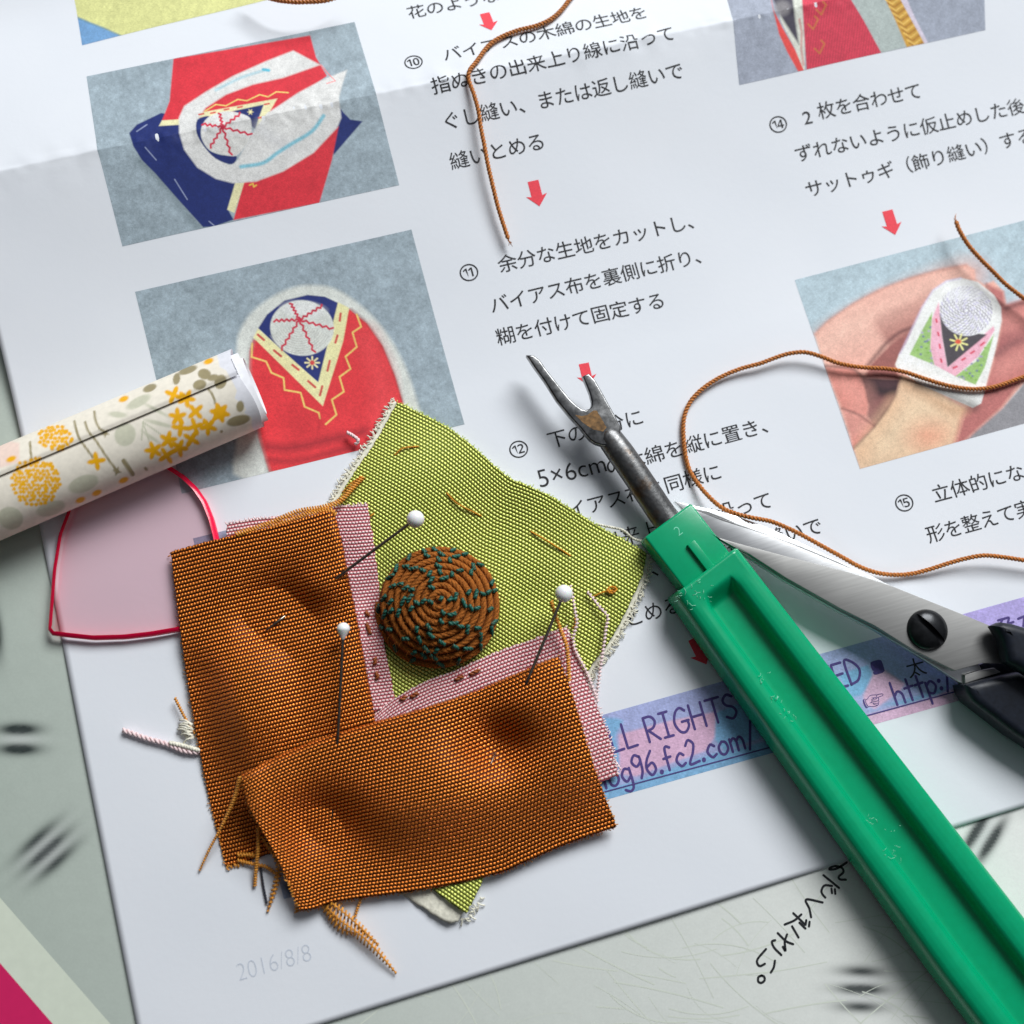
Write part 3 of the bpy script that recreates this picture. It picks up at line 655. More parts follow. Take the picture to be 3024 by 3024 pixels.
def arrow(top, tip, wd=30):
    W = PS(np.array([top[0], tip[0]]), np.array([top[1], tip[1]]))[:, :2]; d = W[1] - W[0]; L_ = np.hypot(*d); ux = d / L_; uy = np.array([-ux[1], ux[0]])
    s = np.array([(0, -.215), (.6, -.215), (.55, -.42), (1, 0), (.55, .42), (.6, .215), (0, .215)]) * L_
    drape('printed_arrow', [(W[0] + s[:, :1] * ux + s[:, 1:] * uy, [tuple(range(7))])], MAT['red_ink'], 0.04)
arrow(c2(811, 75), c2(850, 172)); arrow(c2(1085, 1024), c2(1122, 1168)); arrow(c5(1372, 125), c5(1402, 252))
arrow((2048, 1885), (2086, 1962)); arrow(c3(1158, 1192), c3(1203, 1330))
# footer banner with hand-style lettering
def banner(pt):
    BL_, PK_, VI = lin(122, 168, 204, K), lin(206, 168, 194, K), lin(156, 164, 204, K)
    pt.c[:] = VI
    b = Z(1700, 1950, .6853)
    pt.poly(b((-200, 300), (180, 250), (170, 330), (190, 420), (180, 560), (120, 620), (-200, 700)), BL_, True, 10)
    pt.poly(b((185, 320), (400, 262), (610, 220), (600, 330), (560, 390), (420, 440), (260, 500), (190, 490)), PK_, False, 8)
    pt.poly(b((80, 570), (260, 520), (440, 455), (600, 400), (900, 330), (900, 460), (100, 640)), BL_, False, 8)
    pt.poly(b((605, 225), (760, 165), (800, 200), (900, 300), (640, 390), (600, 340)), BL_, False, 8)
    pt.poly(b((1130, 60), (1260, 20), (1290, 80), (1230, 150), (1190, 160)), BL_, False, 8)
    pt.poly(b((1300, 20), (1420, 100), (1400, 130), (1290, 210), (1240, 190), (1240, 150)), PK_, False, 8)
    pt.poly(b((1240, 240), (1420, 190), (1560, 150), (1700, 90), (1700, 180), (1260, 290)), PK_, False, 10)
    pt.poly(b((1330, 190), (1480, 150), (1600, 110), (1560, 150), (1420, 195)), BL_, False, 10, .8)
    pt.poly(b((1650, -300), (1960, -330), (1960, 40), (1700, 60)), lin(172, 160, 212, K), False, 14)
    felt(pt, 0.10, 81)
W0 = PS(np.array([1779., 3024, 2811, 1796]), np.array([2115., 1765, 2071, 2366]))
fban = photo([(1440, 2206), (3170, 1722), (3262, 1948), (1447, 2458)], 420, 70, GREY, banner, 11, 0.02); fban.name = 'footer_banner'
SG = {'A': [[(0, 0), (.33, 1), (.66, 0)], [(.12, .36), (.55, .36)]], 'L': [[(0, 1), (.02, 0), (.5, .02)]], 'R': [[(.02, 0), (0, 1)], [(0, 1), (.35, .98), (.5, .75), (.35, .52), (.04, .45)], [(.1, .46), (.55, 0)]],
      'I': [[(0, 1), (.4, 1)], [(.2, 1), (.2, 0)], [(0, 0), (.42, 0)]], 'G': [[(.6, .85), (.4, 1), (.15, .85), (0, .45), (.15, .08), (.4, 0), (.62, .2), (.63, .42)], [(.35, .43), (.68, .43)]],
      'H': [[(0, 1), (0, 0)], [(.58, 1), (.58, 0)], [(0, .5), (.58, .5)]], 'T': [[(0, 1), (.66, 1)], [(.33, 1), (.33, 0)]], 'S': [[(.5, .88), (.28, 1), (.05, .82), (.12, .6), (.42, .45), (.52, .22), (.3, 0), (.02, .12)]],
      'E': [[(.5, 1), (.02, 1), (0, 0), (.52, 0)], [(0, .52), (.45, .54)]], 'V': [[(0, 1), (.3, 0), (.6, 1)]], 'D': [[(0, 0), (0, 1), (.35, .9), (.6, .52), (.4, .12), (0, 0)]],
      'b': [[(0, 1), (0, 0)], [(0, .4), (.25, .56), (.46, .3), (.28, .02), (0, .1)]], 'l': [[(0.05, 1), (0.05, 0)]], 'o': [[(.22, .55), (.02, .35), (.05, .08), (.25, 0), (.45, .2), (.4, .48), (.22, .55)]],
      'g': [[(.42, .5), (.2, .56), (.02, .3), (.18, .03), (.42, .2)], [(.44, .55), (.44, -.2), (.25, -.4), (.02, -.3)]], '9': [[(.42, .9), (.2, 1), (.02, .75), (.2, .52), (.43, .7), (.43, .9)], [(.44, .8), (.42, .3), (.28, 0)]],
      '6': [[(.4, 1), (.12, .65), (.02, .3), (.2, 0), (.44, .2), (.35, .5), (.06, .38)]], '.': [[(.05, 0), (.06, .03)]], 'f': [[(.42, .92), (.25, 1), (.16, .8), (.15, 0)], [(0, .52), (.35, .54)]],
      'c': [[(.42, .45), (.25, .56), (.03, .3), (.2, .02), (.43, .1)]], '2': [[(.03, .8), (.22, 1), (.42, .8), (.3, .45), (.02, 0), (.5, .02)]], 'm': [[(0, .55), (0, 0)], [(0, .4), (.18, .55), (.3, .4), (.3, 0)], [(.3, .4), (.48, .55), (.62, .4), (.63, 0)]],
      '/': [[(0, -.1), (.4, 1.05)]], 'h': [[(0, 1), (0, 0)], [(0, .38), (.22, .55), (.4, .4), (.42, 0)]], 't': [[(.2, .95), (.2, 0)], [(0, .58), (.42, .6)]], 'p': [[(0, .55), (0, -.4)], [(0, .4), (.25, .56), (.45, .3), (.25, .02), (0, .1)]],
      ':': [[(.05, .1), (.06, .12)], [(.05, .45), (.06, .47)]], '■': [[(.1, .2), (.5, .2), (.5, .6), (.1, .6), (.1, .35), (.4, .35), (.4, .45), (.2, .45)]], ' ': []}
ADV = {'A': .86, 'L': .66, 'R': .76, 'I': .62, 'G': .84, 'H': .82, 'T': .78, 'S': .74, 'E': .7, 'V': .74, 'D': .78, ' ': .4, 'b': .64, 'l': .28, 'o': .62, 'g': .62, '9': .62, '6': .62, '.': .3, 'f': .56, 'c': .6, '2': .66, 'm': .84, '/': .5, 'h': .6, 't': .54, 'p': .62, ':': .3, '■': 1.0}
def lettering(s, p0, p1, height, wd):
    W = PS(np.array([p0[0], p1[0]]), np.array([p0[1], p1[1]]))[:, :2]; d = W[1] - W[0]; L_ = np.hypot(*d); ux = d / L_; uy = np.array([-ux[1], ux[0]])
    tot = sum(ADV[c] for c in s); kx = L_ / tot; mb = MB(); x = 0.0; k = 0
    for c in s:
        for st in SG[c]:
            q = np.array(st, float); q = crom(q) if len(q) > 2 and c not in 'ALIHTEV■' else q
            P = W[0] + ((x + q[:, :1]) * kx) * ux + q[:, 1:] * height * uy; k += 1
            ribbon(mb, P, wd * (1.6 if c in '.:■' else 1), lambda a, b, k=k: paper_z(a, b) + 0.05 + 0.0004 * k)
        x += ADV[c] * 1.0
    mb.build('footer_lettering', MAT['purple_ink'], fban, False)
b_ = Z(1700, 1950, .6853)
lettering('ALL RIGHTS RESERVED ■', b_((88, 418))[0], b_((1372, 52))[0], 3.9, 0.42)
lettering('log96.fc2.com/', b_((128, 552))[0], b_((790, 362))[0], 3.7, 0.42)
lettering('http:/', b_((1386, 192))[0], b_((1640, 112))[0], 3.7, 0.42)
freetext('footer_lettering', '☞', b_((1250, 212))[0], b_((1338, 180))[0], MAT['purple_ink'], 0.06, 1.0, -0.004)
textline('太', b_((1465, 30))[0], b_((1545, 8))[0], 1, 1.0)
mb = MB()
for k, (a, b) in enumerate(((b_((60, 584))[0], b_((900, 358))[0]), (b_((1225, 246))[0], b_((1720, 112))[0]))):
    q = PS(np.linspace(a[0], b[0], 30), np.linspace(a[1], b[1], 30)); ribbon(mb, q[:, :2], 0.2, lambda x, y: paper_z(x, y) + 0.09)
mb.build('footer_underline', MAT['purple_ink'], fban, False)
mb = MB()
z8 = Z(2500, 1700, .3106)
for k, st in enumerate([[(1440, 425), (1545, 395), (1530, 460), (1585, 440)], [(1480, 415), (1460, 470)], [(1630, 410), (1690, 385), (1740, 380)], [(1690, 385), (1680, 480)]]):
    q = np.array(z8(*st)); q = resample(q, step=4); ribbon(mb, PS(q[:, 0], q[:, 1])[:, :2], 0.4, lambda x, y, k=k: paper_z(x, y) + 0.06 + .0004 * k)
mb.build('footer_lettering', MAT['purple_ink'], fban, False)

# ------------------------------------------------------------------ fabrics
def bpoly(pts): return crom(pts, 121)
def coons(top, right, bottom, left, nu, nv):
    T, R_, B, L_ = [crom(q, n) for q, n in ((top, nu), (right, nv), (bottom, nu), (left, nv))]
    s = np.linspace(0, 1, nu)[None, :, None]; t = np.linspace(0, 1, nv)[:, None, None]
    P = (1 - t) * T[None] + t * B[None] + (1 - s) * L_[:, None] + s * R_[:, None] \
        - ((1 - s) * (1 - t) * T[0] + s * (1 - t) * T[-1] + (1 - s) * t * B[0] + s * t * B[-1])
    return P
def gau(x, y, cx, cy, a, b=None, rot=0):
    b = b or a; dx, dy = x - cx, y - cy; c, s = math.cos(rot), math.sin(rot)
    return np.exp(-0.5 * (((dx * c + dy * s) / a) ** 2 + ((-dx * s + dy * c) / b) ** 2))
def z_green(x, y):
    return 1.0 - 0.6 * smooth((y - 2150) / 150) * smooth((1350 - x) / 200) + 0.75 * np.sin((x * .62 + y * .78) / 70.0 + .6) * np.sin((x * .8 - y * .5) / 140 + .4) + 1.1 * gau(x, y, 1660, 1560, 90, 200, .6) + 1.2 * gau(x, y, 1560, 1400, 70, 130, -.9) - 0.8 * gau(x, y, 1590, 1770, 60, 50) + 0.5 * gau(x, y, 1230, 1380, 120, 80)
def z_p1(x, y): return z_green(x, y) + 0.55 + 0.5 * gau(x, y, 1060, 1580, 40, 60) - 0.35 * gau(x, y, 1090, 1820, 20, 60) + 0.3 * gau(x, y, 1130, 1880, 25, 60) - .3 * gau(x, y, 1110, 2000, 20, 30)
def z_p2(x, y): return np.maximum(z_green(x, y) + 0.6, z_p1(x, y) * smooth((1180 - x) / 60) + 0.35) + 0.5 * gau(x, y, 1640, 1900, 60, 60) + 0.4 * gau(x, y, 1420, 2000, 160, 40, -.35)
def z_A(x, y, s=None, t=None):
    bs = 1.2 + 1.3 * smooth((2350 - y) / 250)
    z = bs + 2.4 * gau(x, y, 1000, 1590, 170, 105) + 2.7 * gau(x, y, 700, 2060, 170, 170, .3) + 1.8 * gau(x, y, 950, 1735, 70, 46, -.6) - 3.1 * gau(x, y, 815, 1810, 85, 66, -.4) + 1.0 * gau(x, y, 985, 2000, 60, 130) - 1.3 * gau(x, y, 900, 2010, 55, 130) - 0.9 * gau(x, y, 590, 1820, 90, 110)
    if s is not None:
        e0 = 0.4 + 1.35 * smooth((2010 - y) / 140)
        z = np.maximum(e0 + (z - e0) * (0.2 + 0.8 * smooth(s / 0.30)) * (0.35 + 0.65 * smooth((1 - t) / 0.30)), e0)
        q = np.clip((s - 0.955) / 0.045, 0, 1); z = z - 1.15 * (1 - np.sqrt(np.clip(1 - q * q, 0, 1)))
    return np.maximum(z, z_p1(x, y) * smooth((x - 640) / 100) * smooth((2300 - y) / 150) + 0.42)
def z_B(x, y, s=None, t=None):
    z = 4.4 + 2.3 * gau(x, y, 1275, 2310, 150, 110, -.3) + 1.6 * gau(x, y, 780, 2320, 80, 80) - 4.0 * gau(x, y, 955, 2440, 105, 80, .3) + 2.4 * gau(x, y, 1655, 2020, 80, 140, -.2) - 3.4 * gau(x, y, 1462, 2205, 74, 60, .4) + 1.4 * gau(x, y, 1555, 2080, 48, 70, .4) + 1.3 * gau(x, y, 1720, 2340, 110, 90) - 1.2 * gau(x, y, 1080, 2560, 130, 60)
    if t is not None:
        z = 0.9 + (z - 0.9) * (0.28 + 0.72 * smooth((1 - t) / 0.5))
        q = np.clip((0.05 - t) / 0.05, 0, 1); z = z - 1.3 * (1 - np.sqrt(np.clip(1 - q * q, 0, 1)))
        z = z + 1.2 * smooth((0.10 - s) / 0.10) * (1 - .5 * t)
    inA = smooth((1180 - x) / 70) * smooth((2520 - y) / 150)
    return np.maximum(np.maximum(z, z_A(x, y) * inA * .8 + 0.5), (z_green(x, y) + .45) * smooth((2640 - y) / 60))
def cloth(name, edges, zf, mat, parent, nu=200, nv=200, cu=100, cv=70, thick=0.22, jit=0.0, st=True):
    P = coons(*edges, nu, nv); x, y = P[..., 0], P[..., 1]
    s, t = np.meshgrid(np.linspace(0, 1, nu), np.linspace(0, 1, nv))
    if jit:
        for ax, (edge, inner) in enumerate(((0, 1), (-1, -2))):
            n = np.repeat(rng.normal(0, jit, nu // 2 + 1), 2)[:nu, None]; d = P[edge] - P[inner * 3]; P[edge] += d / (np.linalg.norm(d, axis=1)[:, None] + 1e-9) * n
            n = np.repeat(rng.normal(0, jit, nv // 2 + 1), 2)[:nv, None]; d = P[:, edge] - P[:, inner * 3]; P[:, edge] += d / (np.linalg.norm(d, axis=1)[:, None] + 1e-9) * n
    z = zf(x, y, s, t) if st else zf(x, y)
    V = PX(x, y, z).reshape(-1, 3); uv = np.stack([s * cu, t * cv], -1)
    o = mesh(name, V, grid_faces(nv, nu), mat, parent, True, uv=uv)
    md = o.modifiers.new('thickness', 'SOLIDIFY'); md.thickness = thick * MM; md.offset = -1
    return o, P
def fringe(name, line, zf, mat, parent, n, ln, r=0.07, ang=0.6, outward=1, dz=-0.1, split=2):
    """short cut thread ends along a raw edge given in pixels"""
    mb = MB(); q = crom(line, n)
    for i in range(n - 1):
        d = q[min(i + 1, n - 1)] - q[i]; d = d / (np.hypot(*d) + 1e-9); nn = np.array([d[1], -d[0]]) * outward
        for _ in range(split):
            L_ = ln * rng.uniform(.3, 1.2); a = rng.normal(0, ang)
            e1 = q[i] + rng.normal(0, 2, 2); v = nn * math.cos(a) + d * math.sin(a); k = rng.normal(0, .35)
            pts = np.array([e1 - v * 3, e1 + v * L_ * .5, e1 + v * L_ + d * k * L_])
            z0 = float(zf(e1[0], e1[1])) + dz; zz = np.array([z0, z0, max(z0 - 0.2, 0.15)])
            mb.tube(crom(PX(pts[:, 0], pts[:, 1], zz), 6), r, 4)
    return mb.build(name, mat, parent)
def yarn(name, pts, mat, parent, R=0.12, r=0.14, plies=2, pitch=0.9, step=0.1):
    P = np.array(pts, float); P = crom(P); mb = MB(); twist(mb, PX(P[:, 0], P[:, 1], P[:, 2]), R, r, plies, pitch, 5, step)
    return mb.build(name, mat, parent)
def barb(name, pts, wd, mat, parent, pitch=9.0):
    """frayed strip: a core thread crossed by many short cut weft ends"""
    pitch = 13.0 if np.max(wd) > 15 and 'seam' not in name else pitch
    P = crom(np.array(pts, float), step=pitch); W = np.broadcast_to(np.asarray(wd, float), (len(P),)) if np.ndim(wd) == 0 else np.interp(np.linspace(0, 1, len(P)), np.linspace(0, 1, len(wd)), wd)
    mb = MB(); C_ = PX(P[:, 0], P[:, 1], P[:, 2]); mb.tube(C_, 0.13, 5)
    T = np.gradient(P[:, :2], axis=0); T /= np.linalg.norm(T, axis=1)[:, None]; Nn = np.stack([-T[:, 1], T[:, 0]], 1)
    for i in range(len(P)):
        a = P[i, :2] - Nn[i] * W[i] / 2; b = P[i, :2] + Nn[i] * W[i] / 2; sk = T[i] * W[i] * .25
        q = np.array([a - sk, P[i, :2], b + sk]); mb.tube(PX(q[:, 0], q[:, 1], P[i, 2] + np.array([-.05, .16, -.05])), 0.17, 5)
    return mb.build(name, mat, parent)

# green square with cotton lining, basting and a coiled cord boss
E5 = lambda *p: [c5(a, b) for a, b in p]
g_top = E5((318, 343), (450, 405), (600, 482), (700, 555), (780, 622), (870, 705), (960, 775), (1040, 808), (1180, 872), (1430, 1028), (1600, 1122), (1728, 1200))
g_right = E5((1728, 1200), (1700, 1330), (1620, 1510), (1510, 1710), (1385, 1890)) + [(1640, 2200), (1500, 2450), (1378, 2700)]
g_left = E5((318, 343), (210, 540), (85, 725), (-5, 870)) + [(880, 1700), (760, 1900), (640, 2120)]
g_bot = [(640, 2120), (900, 2370), (1250, 2610), (1378, 2700)]
patch = thing('fabric_patch', PX(1400, 1800, 0), 'green silk square lined with white cotton and carrying a coiled brown cord boss', 'fabric patch')
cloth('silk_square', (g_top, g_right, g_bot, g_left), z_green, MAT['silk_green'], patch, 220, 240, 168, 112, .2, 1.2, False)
off = lambda pts, dx, dy: [(a + dx, b + dy) for a, b in pts]
z_lin = lambda x, y: 0.12 + 0.55 * (z_green(x, y) - .3)
l_left = off(g_left, -13, -7); l_right = off(g_right, 13, 8)
cloth('lining', ([l_left[0]] + off(g_top[1:-1], 0, 12) + [l_right[0]], l_right[:-1] + [(1352, 2725)], [l_left[-1], (880, 2400), (1260, 2690), (1352, 2725)], l_left), z_lin, MAT['cotton'], patch, 120, 120, 1, 1, .2, 2.2, False)
fringe('lining_fray', l_left[:5], z_lin, MAT['cotton'], patch, 46, 13, .11, .7, -1, .1, 3)
fringe('lining_fray', l_right[:6], z_lin, MAT['cotton'], patch, 60, 14, .10, .8, 1, .1, 3)
fringe('lining_fray', [(1270, 2640), (1330, 2700), (1378, 2712), (1430, 2640)], lambda x, y: .5, MAT['cotton'], patch, 16, 20, .12, .9, -1, 0, 2)
fringe('silk_fray', g_top, z_green, plain('green_thread', lin(190, 208, 84), .5, nscale=3000, namp=.25), patch, 110, 5, .07, .5, 1, 0, 1)
for a in [((300, 645), (350, 605), (438, 595)), ((595, 858), (660, 920), (795, 990)), ((1070, 1075), (1150, 1120), (1300, 1215)), ((5, 855), (60, 800), (122, 762)), ((150, 1000), (170, 985), (185, 975)), ((1425, 1445), (1480, 1420), (1555, 1400)), ((1305, 1625), (1325, 1600), (1320, 1560))]:
    q = np.array(E5(*a)); z = z_green(q[:, 0], q[:, 1]) + np.array([.05, .4, .05]); yarn('basting_stitch', np.c_[q, z], MAT['gold_thread'], patch, .06, .09, 2, .8)
q = E5((1500, 1418), (1515, 1395), (1540, 1390), (1558, 1405), (1530, 1425), (1505, 1410), (1550, 1418)); yarn('knot', [(a, b, float(z_green(a, b)) + .5) for a, b in q], MAT['gold_thread'], patch, .08, .12)
yarn('loose_thread', [(1760, 1548, .5), (1800, 1556, 1.2), (1840, 1566, 1.4), (1870, 1590, 1.2), (1905, 1600, .8)], MAT['cotton'], patch, .09, .15)
yarn('loose_thread', [(1365, 1460, .8), (1050, 1312, .9), (1058, 1300, 1.2), (1040, 1285, 1.3), (1025, 1277, 1.0)][1:], MAT['pink_thread'], patch, .14, .2)
z7 = Z(1050, 1580, .2588)
CX, CY = z7((950, 812))[0]
c0 = PX(CX, CY, 1.4); RX = 9.8; HD = 7.2
def dome(r, a):  # apex pulled towards the top left
    k = (1 - (r / RX) ** 2); return np.stack([c0[0] + r * np.cos(a), c0[1] + r * np.sin(a), 1.1 + HD * np.sqrt(np.clip(k, 0, 1)) ** 1.25 + 0 * r], -1)
boss = thing('cord_boss', c0, 'domed brown coiled cord boss with dark teal couching stitches on the green silk', 'cord boss')
th = np.linspace(0.4, 2 * math.pi * 8.9, 1500); rr = 0.25 + 1.07 * th / (2 * math.pi) + 0.10 * np.sin(th * 3.1) * np.sin(th * .83) * np.minimum(th / 9, 1); rr = np.clip(rr, .1, 9.75)
cw = np.zeros((1500, 3)); cw[:, 2] = .16 * (vnoise(th * 2.3 + 50, th * 0.6, 1.0, 77) - .5)
mb = MB(); twist(mb, dome(rr, -th + 2.2) + cw, 0.24, 0.31, 4, 3.4, 6, 0.16)
coil = mb.build('coiled_cord', MAT['cord'], boss)
a = np.linspace(0, 2 * math.pi, 49)[:-1]; rs = np.linspace(0, RX - .1, 16)
V = np.vstack([dome(np.full(48, r), a) - (0, 0, .35) for r in rs]); i = np.arange(16 * 48).reshape(16, 48)
F_ = [(i[k, j], i[k + 1, j], i[k + 1, (j + 1) % 48], i[k, (j + 1) % 48]) for k in range(15) for j in range(48)]
mesh('padding', V, F_, plain('dark_padding', lin(120, 62, 22), .8), boss)
arc = 0.0; nxt = .6; prev = None; cnt = 0
for k in range(len(th)):
    p_ = dome(rr[k:k + 1], -th[k:k + 1] + 2.2)[0]
    if prev is not None: arc += np.linalg.norm(p_ - prev)
    prev = p_
    if arc > nxt and cnt < 86:
        nxt = arc + rng.uniform(1.0, 5.4); cnt += 1
        aa = -th[k] + 2.2; sk = rng.choice([-1, 1, 1]) * rng.uniform(.3, 1.6) / max(rr[k], 1.2); wv = np.linspace(-.33, .33, 5)
        Q = np.vstack([dome(np.array([min(max(rr[k] + v_, .02), RX)]), np.array([aa + sk * v_ * 1.2]))[0] + (0, 0, .66 * (1 - (abs(v_) / .62) ** 3)) for v_ in wv])
        nrm = Q[2] - (c0 + (0, 0, -6)); nrm /= np.linalg.norm(nrm)
        mb = MB(); twist(mb, Q + nrm * .06, .14, .235, 2, 1.1, 6, .1); mb.build('couching_stitch', MAT['teal'], coil)
mb = MB()
for k in range(700):
    r = RX * math.sqrt(rng.random()); a_ = rng.uniform(0, 6.283); b0 = dome(np.array([r]), np.array([a_]))[0] + (0, 0, .5)
    d = rng.normal(0, 1, 3); d[2] = abs(d[2]) * .6; d /= np.linalg.norm(d)
    e_ = rng.normal(0, .5, 3); mb.tube(crom(np.vstack([b0, b0 + d * .6 + e_ * .2, b0 + d * rng.uniform(.8, 1.6) + e_ * .5]), 6), .018, 3)
o = mb.build('fuzz', MAT['cord'], boss); o['kind'] = 'stuff'

# pink strips
p1 = ([(668, 1545), (760, 1530), (860, 1520), (985, 1495), (1030, 1492), (1085, 1488)], [(1085, 1488), (1105, 1610), (1125, 1780), (1135, 1900), (1162, 2045), (1168, 2090)], [(700, 2150), (900, 2130), (1168, 2090)], [(668, 1545), (675, 1700), (690, 1900), (700, 2150)])
s1 = thing('pink_strip', PX(1080, 1780, 0), 'pink silk strip running down the left side of the coiled boss with brown running stitches', 'fabric strip', 'pink silk strips framing the boss')
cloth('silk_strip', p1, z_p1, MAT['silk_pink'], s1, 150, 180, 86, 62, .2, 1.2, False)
p2 = ([(1105, 2110), (1165, 2062), (1260, 2010), (1330, 1985), (1420, 1945), (1500, 1912), (1580, 1885), (1640, 1862), (1674, 1852)], [(1674, 1852), (1690, 1890), (1722, 1975), (1760, 2075), (1800, 2180), (1822, 2270), (1826, 2290)], [(1120, 2460), (1400, 2400), (1700, 2330), (1826, 2290)], [(1105, 2110), (1110, 2250), (1120, 2460)])
s2 = thing('pink_strip', PX(1450, 1980, 0), 'pink silk strip slanting up below the coiled boss and fraying white at its right end', 'fabric strip', 'pink silk strips framing the boss')
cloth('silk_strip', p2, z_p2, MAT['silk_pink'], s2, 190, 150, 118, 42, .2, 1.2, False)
fringe('frayed_edge', p2[1], z_p2, MAT['pink_thread'], s2, 60, 7, .1, .4, 1, 0, 1)
fringe('frayed_edge', p1[0], z_p1, MAT['pink_thread'], s1, 44, 5, .1, .4, 1, 0, 1)
for pts in ([((1080, 1805)), (1085, 1812), (1088, 1818)], [(1083, 1840), (1090, 1860), (1093, 1872)], [(1108, 1942), (1108, 1952), (1106, 1962)], [(1110, 1985), (1115, 1995), (1113, 2005)]):
    yarn('running_stitch', [(a, b, float(z_p1(a, b)) + h) for (a, b), h in zip(pts, (.1, .35, .1))], MAT['rust_thread'], s1, .15, .19, 2, 1.2)
for pts in ([(1345, 2008), (1355, 2002), (1368, 1997)], [(1388, 1992), (1402, 1985), (1416, 1978)], [(1184, 2066), (1192, 2062), (1200, 2056)], [(1214, 2058), (1224, 2052), (1234, 2046)]):
    yarn('running_stitch', [(a, b, float(z_p2(a, b)) + h) for (a, b), h in zip(pts, (.1, .35, .1))], MAT['rust_thread'], s2, .15, .19, 2, 1.2)
z15 = Z(1500, 1550, .4139)
for nm, pts, zz in (('loose_thread', ((570, 485), (610, 530), (655, 590), (712, 655), (700, 730), (685, 850), (665, 980), (645, 1130), (630, 1240)), (2.2, 2.4, 2.6, 2.6, 2.4, 2.2, 2.0, 1.8, 1.5)),
                    ('loose_thread', ((445, 440), (465, 540), (478, 620), (492, 700), (470, 780), (465, 830), (480, 900), (560, 1050), (640, 1260)), (3.4, 3.4, 3.2, 3.0, 2.8, 2.6, 2.4, 2.0, 1.6))):
    q = z15(*pts); barb(nm, [(a, b, h) for (a, b), h in zip(q, zz)], 9, MAT['pink_thread'], s2, 11)
q = z15((720, 1640), (770, 1690), (805, 1745)); yarn('loose_thread', [(a, b, 1.0) for a, b in q], MAT['pink_thread'], s2, .07, .1)

# brown shot silk pieces
A = ([(505, 1628), (640, 1592), (800, 1555), (900, 1528), (985, 1502)], [(985, 1502), (1005, 1575), (1030, 1700), (1058, 1840), (1085, 1990), (1110, 2130), (1140, 2420)], [(668, 2560), (700, 2552), (735, 2542), (900, 2490), (1140, 2420)], [(505, 1628), (515, 1720), (535, 1880), (555, 2020), (577, 2150), (612, 2330), (642, 2460), (668, 2560)])
fa = thing('brown_silk_piece', PX(800, 2000, 0), 'brown orange silk piece at the left of the pile tucked under the other brown piece', 'fabric piece', 'brown silk pieces pinned on the pile')
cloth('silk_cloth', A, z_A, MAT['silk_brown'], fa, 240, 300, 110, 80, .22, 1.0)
B = ([(712, 2288), (800, 2240), (900, 2197), (1000, 2162), (1110, 2130), (1250, 2090), (1400, 2040), (1530, 1985), (1600, 1955), (1648, 1938)], [(1648, 1938), (1680, 2020), (1720, 2150), (1760, 2280), (1795, 2370), (1822, 2442)], [(885, 2690), (930, 2683), (1008, 2660), (1269, 2624), (1462, 2582), (1545, 2548), (1686, 2488), (1822, 2442)], [(712, 2288), (730, 2370), (760, 2430), (790, 2480), (830, 2560), (860, 2630), (885, 2690)])
fb = thing('brown_silk_piece', PX(1250, 2380, 0), 'wide brown orange silk piece across the bottom of the pinned pile', 'fabric piece', 'brown silk pieces pinned on the pile')
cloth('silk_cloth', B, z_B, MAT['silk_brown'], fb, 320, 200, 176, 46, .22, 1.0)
GT = MAT['silk_fray'] = plain('orange_fray', lin(226, 148, 52), .5, nscale=2500, namp=.45)
mA = lambda x, y: .5; mB_ = lambda x, y: 1.2
fringe('frayed_edge', A[3], lambda x, y: .55, GT, fa, 90, 5, .08, .4, -1, 0, 1)
fringe('frayed_edge', A[2][:3], lambda x, y: .5, GT, fa, 14, 9, .09, .4, -1, 0, 1)
fringe('frayed_edge', B[2], lambda x, y: 1.1, GT, fb, 120, 5, .08, .4, -1, 0, 1)
fringe('frayed_edge', B[1], lambda x, y: 2.6, GT, fb, 60, 4, .08, .4, 1, 0, 1)
fringe('frayed_edge', B[3], lambda x, y: 3.4, GT, fb, 50, 5, .1, .4, -1, 0, 1)
